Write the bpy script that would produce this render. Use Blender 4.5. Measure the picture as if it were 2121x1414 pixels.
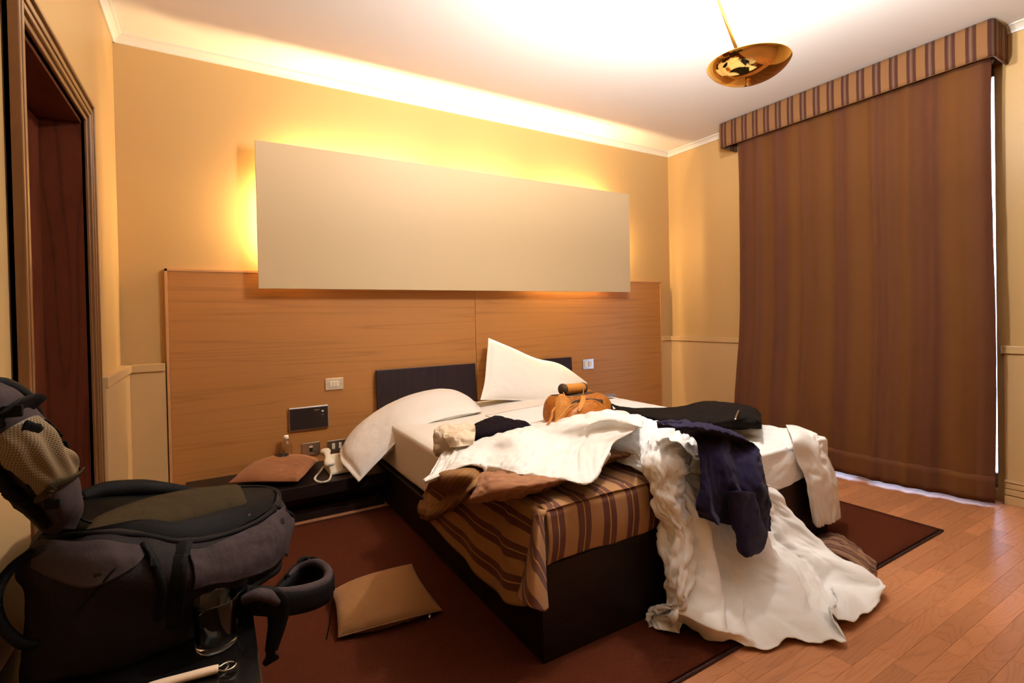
import bpy, bmesh, math, random
import numpy as np
from mathutils import Vector, Matrix, noise as mnoise

for _o in list(bpy.data.objects):
    bpy.data.objects.remove(_o, do_unlink=True)
SC = bpy.context.scene
COL = SC.collection

# ------------------------------------------------------------------ camera
cd = bpy.data.cameras.new('camera')
cam = bpy.data.objects.new('camera', cd)
COL.objects.link(cam)
cd.sensor_fit = 'HORIZONTAL'
cd.sensor_width = 36.0
cd.lens = 17.826
cd.shift_x = -0.011614
cd.shift_y = -0.019624
cd.clip_start = 0.02
cam.matrix_world = Matrix(((0.85167346, 0.02280735, -0.5235763, 0.44463395),
                           (-0.52368779, -0.00125166, -0.85190934, -3.6537491),
                           (-0.02008513, 0.9997391, 0.01087793, 1.16636841),
                           (0, 0, 0, 1)))
SC.camera = cam
SC.view_settings.view_transform = 'Standard'
SC.view_settings.look = 'None'
SC.view_settings.gamma = 1.0
SC.view_settings.exposure = 0.08
SC.view_settings.use_curve_mapping = False

# ------------------------------------------------------------------ sky outside the window
world = bpy.data.worlds.new('world')
SC.world = world
world.use_nodes = True
world.node_tree.nodes['Background'].inputs[0].default_value = (0.52, 0.66, 1.0, 1)
world.node_tree.nodes['Background'].inputs[1].default_value = 5.0
SC.cycles.max_bounces = 10
SC.cycles.diffuse_bounces = 4
SC.cycles.glossy_bounces = 4
SC.cycles.transmission_bounces = 8
SC.cycles.sample_clamp_indirect = 6.0
SC.cycles.caustics_reflective = False
SC.cycles.caustics_refractive = False
SC.cycles.use_denoising = True

# lamp strengths
BOWL_W = 260.0
ADDED_GLOBE_E = 1180.0
TUBE_E = 250.0


def light(name, kind, loc, power, col, rot=(0, 0, 0), **kw):
    l = bpy.data.lights.new(name, kind)
    l.energy = power
    l.color = col
    for k, v in kw.items():
        setattr(l, k, v)
    o = bpy.data.objects.new(name, l)
    o.location = loc
    o.rotation_euler = rot
    COL.objects.link(o)
    return o


# warm bulb of the uplighter bowl
light('bowl_bulb_light', 'POINT', (2.253, -2.425, 2.128), BOWL_W, (1.0, 0.96, 0.93), shadow_soft_size=0.035)
# daylight that enters by the window behind the curtain
light('window_daylight', 'AREA', (4.78, -1.72, 1.4), 90.0, (0.60, 0.72, 1.0), rot=(0, math.radians(90), 0),
      shape='RECTANGLE', size=2.3, size_y=1.5)


# ------------------------------------------------------------------ materials
def lin(c):
    return tuple((x / 255 / 12.92) if x / 255 <= 0.04045 else ((x / 255 + 0.055) / 1.055) ** 2.4 for x in c) + (1,)


def newmat(name):
    m = bpy.data.materials.new(name)
    m.use_nodes = True
    return m, m.node_tree, m.node_tree.nodes['Principled BSDF']


def N(nt, typ, **kw):
    n = nt.nodes.new(typ)
    for k, v in kw.items():
        if k.startswith('i_'):
            n.inputs[k[2:].replace('_', ' ')].default_value = v
        else:
            setattr(n, k, v)
    return n


def plain(name, col, rough=0.6, metal=0.0, spec=0.5, bump=0.0, bscale=60.0, var=0.0, sheen=0.0, coat=0.0, bump2=0.0, b2scale=8.0, stretch=(1, 1, 1), trans=0.0, ior=1.45, crease=0.0, cscale=5.0):
    m, nt, b = newmat(name)
    b.inputs['Base Color'].default_value = col
    b.inputs['Roughness'].default_value = rough
    b.inputs['Metallic'].default_value = metal
    b.inputs['Specular IOR Level'].default_value = spec
    b.inputs['Coat Weight'].default_value = coat
    b.inputs['Sheen Weight'].default_value = sheen
    b.inputs['Transmission Weight'].default_value = trans
    b.inputs['IOR'].default_value = ior
    if bump or var or bump2 or crease:
        tc = N(nt, 'ShaderNodeTexCoord')
        mp = N(nt, 'ShaderNodeMapping')
        mp.inputs['Scale'].default_value = stretch
        nt.links.new(tc.outputs['Object'], mp.inputs['Vector'])
        no = N(nt, 'ShaderNodeTexNoise')
        no.inputs['Scale'].default_value = bscale
        no.inputs['Detail'].default_value = 4
        nt.links.new(mp.outputs[0], no.inputs['Vector'])
        last = None
        if bump:
            bn = N(nt, 'ShaderNodeBump')
            bn.inputs['Strength'].default_value = bump
            bn.inputs['Distance'].default_value = 0.004
            nt.links.new(no.outputs['Fac'], bn.inputs['Height'])
            last = bn
        if bump2:
            n2 = N(nt, 'ShaderNodeTexNoise')
            n2.inputs['Scale'].default_value = b2scale
            n2.inputs['Detail'].default_value = 5
            n2.inputs['Distortion'].default_value = 0.8
            nt.links.new(mp.outputs[0], n2.inputs['Vector'])
            bn2 = N(nt, 'ShaderNodeBump')
            bn2.inputs['Strength'].default_value = bump2
            bn2.inputs['Distance'].default_value = 0.03
            nt.links.new(n2.outputs['Fac'], bn2.inputs['Height'])
            if last:
                nt.links.new(last.outputs[0], bn2.inputs['Normal'])
            last = bn2
        if crease:
            n3 = N(nt, 'ShaderNodeTexNoise', noise_type='RIDGED_MULTIFRACTAL', normalize=False)
            n3.inputs['Scale'].default_value = cscale
            n3.inputs['Detail'].default_value = 3
            n3.inputs['Roughness'].default_value = 0.45
            n3.inputs['Distortion'].default_value = 0.7
            nt.links.new(mp.outputs[0], n3.inputs['Vector'])
            bn3 = N(nt, 'ShaderNodeBump')
            bn3.inputs['Strength'].default_value = crease
            bn3.inputs['Distance'].default_value = 0.02
            nt.links.new(n3.outputs['Fac'], bn3.inputs['Height'])
            if last:
                nt.links.new(last.outputs[0], bn3.inputs['Normal'])
            last = bn3
        if last:
            nt.links.new(last.outputs[0], b.inputs['Normal'])
        if var:
            mx = N(nt, 'ShaderNodeMix', data_type='RGBA', blend_type='MULTIPLY')
            mx.inputs[0].default_value = 1.0
            mx.inputs[6].default_value = col
            cr = N(nt, 'ShaderNodeValToRGB')
            cr.color_ramp.elements[0].position = 0.3
            cr.color_ramp.elements[0].color = (1 - var, 1 - var, 1 - var, 1)
            cr.color_ramp.elements[1].position = 0.7
            cr.color_ramp.elements[1].color = (1, 1, 1, 1)
            nt.links.new(no.outputs['Fac'], cr.inputs[0])
            nt.links.new(cr.outputs[0], mx.inputs[7])
            nt.links.new(mx.outputs[2], b.inputs['Base Color'])
    return m


def ramp(nt, stops, interp='LINEAR'):
    cr = N(nt, 'ShaderNodeValToRGB')
    cr.color_ramp.interpolation = interp
    e = cr.color_ramp.elements
    while len(e) < len(stops):
        e.new(0.5)
    for i, (p, c) in enumerate(stops):
        e[i].position = p
        e[i].color = c
    return cr


def wood(name, dark, light_, scale=(1.2, 14, 14), rough=0.4, coat=0.0, rings=6.0, amount=1.0, rnd=False, bump=0.08, spec=0.4):
    """grain that runs along the first stretched axis, with contour rings drawn from a slow noise"""
    m, nt, b = newmat(name)
    tc = N(nt, 'ShaderNodeTexCoord')
    mp = N(nt, 'ShaderNodeMapping')
    mp.inputs['Scale'].default_value = scale
    nt.links.new(tc.outputs['Object'], mp.inputs['Vector'])
    vec = mp.outputs[0]
    if rnd:
        oi = N(nt, 'ShaderNodeObjectInfo')
        mul = N(nt, 'ShaderNodeVectorMath', operation='SCALE')
        cmb = N(nt, 'ShaderNodeCombineXYZ')
        for k in range(3):
            nt.links.new(oi.outputs['Random'], cmb.inputs[k])
        nt.links.new(cmb.outputs[0], mul.inputs[0])
        mul.inputs['Scale'].default_value = 173.0
        ad = N(nt, 'ShaderNodeVectorMath', operation='ADD')
        nt.links.new(vec, ad.inputs[0])
        nt.links.new(mul.outputs[0], ad.inputs[1])
        vec = ad.outputs[0]
    slow = N(nt, 'ShaderNodeTexNoise')
    slow.inputs['Scale'].default_value = 1.0
    slow.inputs['Detail'].default_value = 0.6
    nt.links.new(vec, slow.inputs['Vector'])
    mu = N(nt, 'ShaderNodeMath', operation='MULTIPLY')
    mu.inputs[1].default_value = rings
    nt.links.new(slow.outputs['Fac'], mu.inputs[0])
    fr = N(nt, 'ShaderNodeMath', operation='FRACT')
    nt.links.new(mu.outputs[0], fr.inputs[0])
    fine = N(nt, 'ShaderNodeTexNoise')
    fine.inputs['Scale'].default_value = 6.0
    fine.inputs['Detail'].default_value = 6
    fm = N(nt, 'ShaderNodeMapping')
    fm.inputs['Scale'].default_value = (0.5, 3.0, 3.0)
    nt.links.new(vec, fm.inputs['Vector'])
    nt.links.new(fm.outputs[0], fine.inputs['Vector'])
    f1 = N(nt, 'ShaderNodeMath', operation='SUBTRACT')
    f1.inputs[1].default_value = 0.5
    nt.links.new(fr.outputs[0], f1.inputs[0])
    f2 = N(nt, 'ShaderNodeMath', operation='ABSOLUTE')
    nt.links.new(f1.outputs[0], f2.inputs[0])
    f3 = N(nt, 'ShaderNodeMath', operation='MULTIPLY')
    f3.inputs[1].default_value = 2.0
    nt.links.new(f2.outputs[0], f3.inputs[0])
    f4 = N(nt, 'ShaderNodeMath', operation='POWER')
    f4.inputs[1].default_value = 4.0
    nt.links.new(f3.outputs[0], f4.inputs[0])
    a = N(nt, 'ShaderNodeMath', operation='MULTIPLY')
    a.inputs[1].default_value = 0.42 * amount
    nt.links.new(f4.outputs[0], a.inputs[0])
    a2 = N(nt, 'ShaderNodeMath', operation='MULTIPLY_ADD')
    a2.inputs[1].default_value = 0.6
    nt.links.new(fine.outputs['Fac'], a2.inputs[0])
    nt.links.new(a.outputs[0], a2.inputs[2])
    cr = ramp(nt, [(0.30, light_), (0.62, tuple(0.5 * (x + y) * 1.05 for x, y in zip(dark[:3], light_[:3])) + (1,)), (0.95, dark)])
    nt.links.new(a2.outputs[0], cr.inputs[0])
    out = cr.outputs[0]
    if rnd:
        hs = N(nt, 'ShaderNodeHueSaturation')
        mr = N(nt, 'ShaderNodeMapRange')
        mr.inputs['To Min'].default_value = 0.82
        mr.inputs['To Max'].default_value = 1.15
        nt.links.new(oi.outputs['Random'], mr.inputs['Value'])
        nt.links.new(mr.outputs[0], hs.inputs['Value'])
        nt.links.new(out, hs.inputs['Color'])
        out = hs.outputs[0]
    nt.links.new(out, b.inputs['Base Color'])
    b.inputs['Roughness'].default_value = rough
    b.inputs['Specular IOR Level'].default_value = spec
    b.inputs['Coat Weight'].default_value = coat
    b.inputs['Coat Roughness'].default_value = 0.2
    bn = N(nt, 'ShaderNodeBump')
    bn.inputs['Strength'].default_value = bump
    bn.inputs['Distance'].default_value = 0.002
    nt.links.new(fine.outputs['Fac'], bn.inputs['Height'])
    nt.links.new(bn.outputs[0], b.inputs['Normal'])
    return m


def striped(name, stops, period, axis=0, rough=0.85, bump=0.3, bump2=0.3, uvs=True, sheen=0.2):
    """stripes along a UV axis given in metres; stops in 0..1 of the period"""
    m, nt, b = newmat(name)
    tc = N(nt, 'ShaderNodeTexCoord')
    sp = N(nt, 'ShaderNodeSeparateXYZ')
    nt.links.new(tc.outputs['UV'], sp.inputs[0])
    d = N(nt, 'ShaderNodeMath', operation='DIVIDE')
    d.inputs[1].default_value = period
    nt.links.new(sp.outputs[axis], d.inputs[0])
    fr = N(nt, 'ShaderNodeMath', operation='FRACT')
    nt.links.new(d.outputs[0], fr.inputs[0])
    cr = ramp(nt, stops, 'CONSTANT')
    nt.links.new(fr.outputs[0], cr.inputs[0])
    no = N(nt, 'ShaderNodeTexNoise')
    no.inputs['Scale'].default_value = 900.0
    nt.links.new(tc.outputs['UV'], no.inputs['Vector'])
    mx = N(nt, 'ShaderNodeMix', data_type='RGBA', blend_type='MULTIPLY')
    mx.inputs[0].default_value = 0.35
    nt.links.new(cr.outputs[0], mx.inputs[6])
    nt.links.new(no.outputs['Color'], mx.inputs[7])
    nt.links.new(mx.outputs[2], b.inputs['Base Color'])
    b.inputs['Roughness'].default_value = rough
    b.inputs['Specular IOR Level'].default_value = 0.15
    b.inputs['Sheen Weight'].default_value = 0.04
    bn = N(nt, 'ShaderNodeBump')
    bn.inputs['Strength'].default_value = bump
    bn.inputs['Distance'].default_value = 0.001
    nt.links.new(no.outputs['Fac'], bn.inputs['Height'])
    n2 = N(nt, 'ShaderNodeTexNoise')
    n2.inputs['Scale'].default_value = 9.0
    n2.inputs['Detail'].default_value = 4
    nt.links.new(tc.outputs['Object'], n2.inputs['Vector'])
    bn2 = N(nt, 'ShaderNodeBump')
    bn2.inputs['Strength'].default_value = bump2
    bn2.inputs['Distance'].default_value = 0.02
    nt.links.new(n2.outputs['Fac'], bn2.inputs['Height'])
    nt.links.new(bn.outputs[0], bn2.inputs['Normal'])
    nt.links.new(bn2.outputs[0], b.inputs['Normal'])
    return m


def L3(r, g, b):
    return (r, g, b, 1)


M = {}
M['wall'] = plain('cream_paint', L3(0.46, 0.292, 0.120), 0.42, bump=0.05, bscale=140, spec=0.25)
M['wainscot'] = plain('cream_satin_paint', L3(0.50, 0.325, 0.150), 0.35, bump=0.03, bscale=90)
M['ceiling'] = plain('ceiling_paint', L3(0.74, 0.70, 0.665), 0.8, bump=0.05, bscale=90)
M['white_trim'] = plain('white_gloss_trim', L3(0.60, 0.55, 0.47), 0.4)
M['floor_base'] = plain('underlay_wood', L3(0.34, 0.17, 0.08), 0.5)
M['plank'] = wood('laminate_beech', L3(0.21, 0.072, 0.029), L3(0.46, 0.195, 0.088), (1.9, 9.5, 9.5), 0.33, rings=16.0, rnd=True, bump=0.03, amount=0.6)
M['oak'] = wood('oak_veneer', L3(0.115, 0.038, 0.008), L3(0.40, 0.170, 0.043), (0.35, 1, 13), 0.5, rings=6.0, bump=0.04, amount=0.45)
M['oak_edge'] = wood('oak_edge_veneer', L3(0.36, 0.17, 0.06), L3(0.50, 0.25, 0.10), (1, 8, 0.8), 0.42, rings=3.0)
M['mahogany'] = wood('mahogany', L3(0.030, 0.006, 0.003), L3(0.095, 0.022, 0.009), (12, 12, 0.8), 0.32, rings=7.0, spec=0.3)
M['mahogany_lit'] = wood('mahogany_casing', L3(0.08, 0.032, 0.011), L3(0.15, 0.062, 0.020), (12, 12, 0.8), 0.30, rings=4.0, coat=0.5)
M['wenge'] = wood('wenge_laminate', L3(0.005, 0.003, 0.0025), L3(0.011, 0.006, 0.005), (2, 2, 14), 0.38, rings=4.0, spec=0.18)
M['wenge_head'] = wood('wenge_headrest', L3(0.008, 0.005, 0.006), L3(0.018, 0.010, 0.013), (14, 2, 1.5), 0.42, rings=4.0, spec=0.2)
M['black'] = plain('black_lacquer', L3(0.004, 0.0035, 0.0035), 0.16, spec=0.5, bump=0.02, bscale=30)
M['rug'] = plain('rug_pile', L3(0.072, 0.0150, 0.005), 0.95, bump=1.0, bscale=260, var=0.35, spec=0.1)
M['rug_edge'] = plain('rug_binding', L3(0.03, 0.008, 0.006), 0.9, bump=0.5, bscale=200)
M['light_panel'] = plain('matt_lacquered_panel', L3(0.58, 0.435, 0.25), 0.55, bump=0.01, bscale=200)
M['sheet'] = plain('white_cotton', L3(0.86, 0.85, 0.83), 0.8, bump=0.25, bscale=500, bump2=0.10, b2scale=14, spec=0.2, crease=0.35, cscale=4.5)
M['duvet'] = plain('white_duvet_cotton', L3(0.80, 0.78, 0.74), 0.75, bump=0.2, bscale=500, bump2=0.12, b2scale=10, spec=0.2, crease=0.30, cscale=4.0)
M['mattress'] = plain('cream_sheet', L3(0.82, 0.77, 0.70), 0.8, bump=0.2, bscale=400, bump2=0.10, b2scale=5, spec=0.2)
M['pillow'] = plain('pillow_cotton', L3(0.86, 0.82, 0.76), 0.8, bump=0.2, bscale=450, bump2=0.15, b2scale=9, spec=0.2, crease=0.65, cscale=4.5)
M['cushion'] = plain('brown_cushion_cloth', L3(0.25, 0.112, 0.036), 0.62, bump=0.3, bscale=420, bump2=0.12, b2scale=14, sheen=0.1, spec=0.15)
M['cushion_rust'] = plain('rust_cushion_cloth', L3(0.27, 0.110, 0.045), 0.62, bump=0.3, bscale=420, bump2=0.12, b2scale=14, sheen=0.1, spec=0.15)
M['navy'] = plain('navy_cotton', L3(0.014, 0.011, 0.036), 0.8, bump=0.3, bscale=500, bump2=0.2, b2scale=16, sheen=0.05, spec=0.08, crease=0.4, cscale=6.0)
M['blackcloth'] = plain('black_twill', L3(0.007, 0.005, 0.004), 0.85, bump=0.3, bscale=500, bump2=0.3, b2scale=14, spec=0.06)
M['darkknit'] = plain('dark_knit', L3(0.007, 0.004, 0.006), 0.9, bump=0.5, bscale=300, bump2=0.3, b2scale=14, spec=0.05)
M['ivory'] = plain('ivory_jersey', L3(0.72, 0.58, 0.42), 0.8, bump=0.3, bscale=500, bump2=0.3, b2scale=24, crease=0.5, cscale=12.0)
M['leather'] = plain('tan_leather', L3(0.44, 0.14, 0.018), 0.45, bump=0.35, bscale=90, var=0.35, bump2=0.15, b2scale=10)
M['leather_pale'] = plain('tan_leather_strap', L3(0.56, 0.22, 0.035), 0.5, bump=0.3, bscale=120, var=0.2)
M['leather_dark'] = plain('dark_leather_lining', L3(0.045, 0.022, 0.008), 0.6, bump=0.3, bscale=90)
M['brass'] = plain('polished_brass', L3(0.95, 0.64, 0.20), 0.06, metal=1.0)
M['brass_old'] = plain('door_brass', L3(0.70, 0.45, 0.15), 0.2, metal=1.0)
M['steel'] = plain('satin_steel', L3(0.48, 0.43, 0.38), 0.34, metal=1.0)
M['plate_champagne'] = plain('champagne_plate', L3(0.70, 0.58, 0.42), 0.4, metal=0.4)
M['key_white'] = plain('ivory_rocker', L3(0.80, 0.70, 0.55), 0.35)
M['dark_slot'] = plain('dark_socket_plastic', L3(0.012, 0.010, 0.010), 0.4)
M['radio'] = plain('anthracite_metal', L3(0.035, 0.024, 0.021), 0.38, metal=0.5, bump=0.04, bscale=300)
M['radio_edge'] = plain('brushed_bezel', L3(0.36, 0.31, 0.30), 0.35, metal=0.7)
M['phone'] = plain('ivory_phone_plastic', L3(0.78, 0.70, 0.56), 0.35)
M['phone_key'] = plain('phone_key_plastic', L3(0.60, 0.52, 0.42), 0.4)
M['pet'] = plain('clear_bottle_plastic', L3(0.96, 0.95, 0.93), 0.06, trans=1.0, ior=1.5)
M['cap'] = plain('white_cap_plastic', L3(0.85, 0.80, 0.74), 0.4)
M['glass'] = plain('tumbler_glass', L3(1, 1, 1), 0.0, trans=1.0, ior=1.48)
M['handle_cream'] = plain('cream_handle_plastic', L3(0.78, 0.60, 0.44), 0.4, bump=0.05, bscale=60)
M['chrome'] = plain('bright_chrome', L3(0.62, 0.58, 0.52), 0.12, metal=1.0)
M['pack'] = plain('charcoal_pack_nylon', L3(0.014, 0.010, 0.010), 0.7, bump=0.35, bscale=500, bump2=0.35, b2scale=7, spec=0.12)
M['pack_light'] = plain('grey_pack_nylon', L3(0.045, 0.032, 0.033), 0.7, bump=0.35, bscale=500, bump2=0.3, b2scale=8, spec=0.12)
M['pack_black'] = plain('black_pack_webbing', L3(0.003, 0.0025, 0.0025), 0.65, bump=0.3, bscale=400, spec=0.12)
M['olive'] = plain('olive_garment', L3(0.034, 0.023, 0.010), 0.85, bump=0.3, bscale=400, bump2=0.35, b2scale=8, spec=0.1)
M['window_frame'] = plain('white_window_frame', L3(0.75, 0.75, 0.75), 0.4)
M['pane'] = plain('window_glass', L3(1, 1, 1), 0.0, trans=1.0, ior=1.02, spec=0.1)
M['plate_grey'] = plain('grey_notebook_cover', L3(0.16, 0.14, 0.15), 0.5)
M['cushion_pipe'] = plain('cushion_piping', L3(0.22, 0.10, 0.035), 0.7)

spb, spd, spy = L3(0.40, 0.205, 0.085), L3(0.135, 0.052, 0.036), L3(0.50, 0.27, 0.07)
M['spread'] = striped('striped_bedspread_cloth', [(0, spb), (0.42, spd), (0.66, spy), (0.70, spd), (0.92, spb)], 0.112)
M['spread_back'] = striped('bedspread_reverse_cloth', [(0, L3(0.36, 0.165, 0.080)), (0.45, L3(0.28, 0.125, 0.062)), (0.50, L3(0.40, 0.19, 0.085)), (0.55, L3(0.29, 0.13, 0.064)), (0.9, L3(0.36, 0.165, 0.080))], 0.04)
M['spread_under'] = striped('bedspread_underside_cloth', [(0, L3(0.29, 0.145, 0.045)), (0.45, L3(0.21, 0.095, 0.034)), (0.50, L3(0.34, 0.18, 0.05)), (0.55, L3(0.22, 0.10, 0.036)), (0.9, L3(0.29, 0.145, 0.045))], 0.05)
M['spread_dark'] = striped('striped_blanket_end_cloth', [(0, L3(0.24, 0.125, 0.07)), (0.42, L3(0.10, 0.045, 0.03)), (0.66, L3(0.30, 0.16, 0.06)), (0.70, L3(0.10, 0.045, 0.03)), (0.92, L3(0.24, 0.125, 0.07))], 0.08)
M['pelmet'] = striped('striped_pelmet_cloth', [(0, L3(0.21, 0.10, 0.038)), (0.44, L3(0.065, 0.024, 0.015)), (0.60, L3(0.125, 0.060, 0.037)), (0.66, L3(0.18, 0.10, 0.065)), (0.70, L3(0.125, 0.060, 0.037)), (0.78, L3(0.065, 0.024, 0.015)), (0.95, L3(0.21, 0.10, 0.038))], 0.098, bump2=0.0)


def curtain_mat():
    m, nt, b = newmat('brown_curtain_cloth')
    tc = N(nt, 'ShaderNodeTexCoord')
    sp = N(nt, 'ShaderNodeSeparateXYZ')
    nt.links.new(tc.outputs['UV'], sp.inputs[0])
    no = N(nt, 'ShaderNodeTexNoise', noise_dimensions='1D')
    no.inputs['Scale'].default_value = 2.6
    no.inputs['Detail'].default_value = 1.0
    nt.links.new(sp.outputs[0], no.inputs['W'])
    cr = ramp(nt, [(0.35, L3(0.078, 0.026, 0.010)), (0.5, L3(0.100, 0.037, 0.008)), (0.65, L3(0.078, 0.026, 0.012))])
    nt.links.new(no.outputs['Fac'], cr.inputs[0])
    nt.links.new(cr.outputs[0], b.inputs['Base Color'])
    b.inputs['Roughness'].default_value = 0.8
    b.inputs['Sheen Weight'].default_value = 0.03
    b.inputs['Specular IOR Level'].default_value = 0.15
    w = N(nt, 'ShaderNodeTexNoise')
    w.inputs['Scale'].default_value = 500
    nt.links.new(tc.outputs['Object'], w.inputs['Vector'])
    bn = N(nt, 'ShaderNodeBump')
    bn.inputs['Strength'].default_value = 0.25
    bn.inputs['Distance'].default_value = 0.001
    nt.links.new(w.outputs['Fac'], bn.inputs['Height'])
    nt.links.new(bn.outputs[0], b.inputs['Normal'])
    return m


M['curtain'] = curtain_mat()


def mesh_mat():
    m, nt, b = newmat('pocket_mesh_net')
    tc = N(nt, 'ShaderNodeTexCoord')
    ch = N(nt, 'ShaderNodeTexBrick')
    ch.inputs['Scale'].default_value = 1.0
    ch.inputs['Brick Width'].default_value = 0.006
    ch.inputs['Row Height'].default_value = 0.004
    ch.inputs['Mortar Size'].default_value = 0.0011
    ch.inputs['Color1'].default_value = L3(0.012, 0.009, 0.006)
    ch.inputs['Color2'].default_value = L3(0.018, 0.013, 0.008)
    ch.inputs['Mortar'].default_value = L3(0.22, 0.15, 0.07)
    nt.links.new(tc.outputs['UV'], ch.inputs['Vector'])
    nt.links.new(ch.outputs['Color'], b.inputs['Base Color'])
    b.inputs['Roughness'].default_value = 0.6
    return m


M['net'] = mesh_mat()


def emis(name, col, strength):
    m, nt, b = newmat(name)
    b.inputs['Base Color'].default_value = (0.8, 0.8, 0.8, 1)
    b.inputs['Emission Color'].default_value = col
    b.inputs['Emission Strength'].default_value = strength
    return m


M['tube'] = emis('fluorescent_tube', L3(1.0, 0.72, 0.36), TUBE_E)
M['added_globe'] = emis('added_globe_emission', L3(1.0, 0.93, 0.85), ADDED_GLOBE_E)
M['bulb'] = emis('halogen_bulb', L3(1.0, 0.8, 0.5), 25.0)


# ------------------------------------------------------------------ object helpers
def setp(o, label=None, cat=None, group=None, kind=None):
    if label: o['label'] = label
    if cat: o['category'] = cat
    if group: o['group'] = group
    if kind: o['kind'] = kind
    return o


def thing(name, loc, label, cat, group=None):
    o = bpy.data.objects.new(name, None)
    COL.objects.link(o)
    o.location = loc
    o.empty_display_size = 0.1
    return setp(o, label, cat, group)


def rootloc(p):
    v = Vector((0, 0, 0))
    while p is not None:
        v += p.location
        p = p.parent
    return v


def mk(name, verts, faces, mat, parent=None, smooth=True, uv=None, origin=None, sub=0, solid=0.0, soff=-1.0, bevel=0.0):
    V = np.array(verts, float).reshape(-1, 3)
    if parent is not None:
        off = np.array(rootloc(parent))
        loc = (0, 0, 0)
        if origin is not None:
            loc = tuple(np.array(origin) - off)
            off = np.array(origin, float)
    else:
        if origin is None:
            origin = (V[:, 0].mean(), V[:, 1].mean(), V[:, 2].min())
        off = np.array(origin, float)
        loc = tuple(origin)
    me = bpy.data.meshes.new(name)
    me.from_pydata((V - off).tolist(), [], faces)
    if uv is not None:
        ul = me.uv_layers.new(name='UVMap')
        li = np.empty(len(me.loops), dtype=np.int32)
        me.loops.foreach_get('vertex_index', li)
        ul.data.foreach_set('uv', np.array(uv, float)[li].ravel())
    me.materials.append(M[mat] if isinstance(mat, str) else mat)
    o = bpy.data.objects.new(name, me)
    COL.objects.link(o)
    o.location = loc
    o.parent = parent
    if smooth:
        me.polygons.foreach_set('use_smooth', [True] * len(me.polygons))
    if bevel:
        md = o.modifiers.new('bevel', 'BEVEL')
        md.width = bevel
        md.segments = 2
        md.limit_method = 'ANGLE'
    if solid:
        md = o.modifiers.new('solid', 'SOLIDIFY')
        md.thickness = solid
        md.offset = soff
    if sub:
        md = o.modifiers.new('sub', 'SUBSURF')
        md.levels = sub
        md.render_levels = sub
    return o


BF = [(0, 3, 2, 1), (4, 5, 6, 7), (0, 1, 5, 4), (1, 2, 6, 5), (2, 3, 7, 6), (3, 0, 4, 7)]


def boxv(lo, hi):
    (x0, y0, z0), (x1, y1, z1) = lo, hi
    return [(x0, y0, z0), (x1, y0, z0), (x1, y1, z0), (x0, y1, z0), (x0, y0, z1), (x1, y0, z1), (x1, y1, z1), (x0, y1, z1)]


def box(name, lo, hi, mat, parent=None, bevel=0.0, **kw):
    return mk(name, boxv(lo, hi), BF, mat, parent, smooth=False, bevel=bevel, **kw)


def boxes(name, lst, mat, parent=None, bevel=0.0, **kw):
    V, F = [], []
    for lo, hi in lst:
        b = len(V)
        V += boxv(lo, hi)
        F += [tuple(i + b for i in f) for f in BF]
    return mk(name, V, F, mat, parent, smooth=False, bevel=bevel, **kw)


def cr1(C, n, closed=False):
    """Catmull-Rom through the points C (k, d) -> n samples"""
    C = np.array(C, float)
    k = len(C)
    if closed:
        t = np.linspace(0, k, n, endpoint=False)
        i = np.floor(t).astype(int)
        f = (t - i)[:, None]
        g = lambda j: C[(i + j) % k]
    else:
        t = np.linspace(0, k - 1, n)
        i = np.minimum(np.floor(t).astype(int), k - 2)
        f = (t - i)[:, None]
        E = np.vstack([2 * C[0] - C[1], C, 2 * C[-1] - C[-2]])
        g = lambda j: E[np.clip(i + 1 + j, 0, k + 1)]
    p0, p1, p2, p3 = g(-1), g(0), g(1), g(2)
    return 0.5 * ((2 * p1) + (-p0 + p2) * f + (2 * p0 - 5 * p1 + 4 * p2 - p3) * f ** 2 + (-p0 + 3 * p1 - 3 * p2 + p3) * f ** 3)


def cgrid(rows, nu, nv):
    """control rows (list of lists of points) -> dense (nv, nu, 3) grid; rows may have different lengths"""
    R = np.array([cr1(r, nu) for r in rows])
    out = np.empty((nv, nu, 3))
    for j in range(nu):
        out[:, j] = cr1(R[:, j], nv)
    return out


def gfaces(nv, nu, off=0, flip=False, wrap=False):
    F = []
    for i in range(nv - 1):
        for j in range(nu - (0 if wrap else 1)):
            a = off + i * nu + j
            b = off + i * nu + (j + 1) % nu
            q = (a, b, b + nu, a + nu)
            F.append(q[::-1] if flip else q)
    return F


def guv(G):
    nv, nu = G.shape[:2]
    du = np.zeros((nv, nu)); dv = np.zeros((nv, nu))
    du[:, 1:] = np.cumsum(np.linalg.norm(G[:, 1:] - G[:, :-1], axis=2), axis=1)
    dv[1:] = np.cumsum(np.linalg.norm(G[1:] - G[:-1], axis=2), axis=0)
    du = du.mean(0)[None, :].repeat(nv, 0)
    dv = dv.mean(1)[:, None].repeat(nu, 1)
    return np.stack([du, dv], 2).reshape(-1, 2)


def gobj(name, G, mat, parent=None, thick=0.003, uv=None, flip=False, sub=0, **kw):
    nv, nu = G.shape[:2]
    return mk(name, G.reshape(-1, 3), gfaces(nv, nu, 0, flip), mat, parent, uv=guv(G) if uv is None else uv, solid=thick, soff=0.0, sub=sub, **kw)


def gnormal(G):
    du = np.gradient(G, axis=1)
    dv = np.gradient(G, axis=0)
    n = np.cross(du, dv)
    return n / (np.linalg.norm(n, axis=2, keepdims=True) + 1e-9)


def nz(P, s, seed=0.0, octv=3):
    out = np.empty(len(P))
    o = Vector((seed * 7.13, seed * 3.7, seed * 11.9))
    for i, p in enumerate(P):
        out[i] = mnoise.fractal(Vector(p) * s + o, 0.9, 2.0, octv)
    return out


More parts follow.
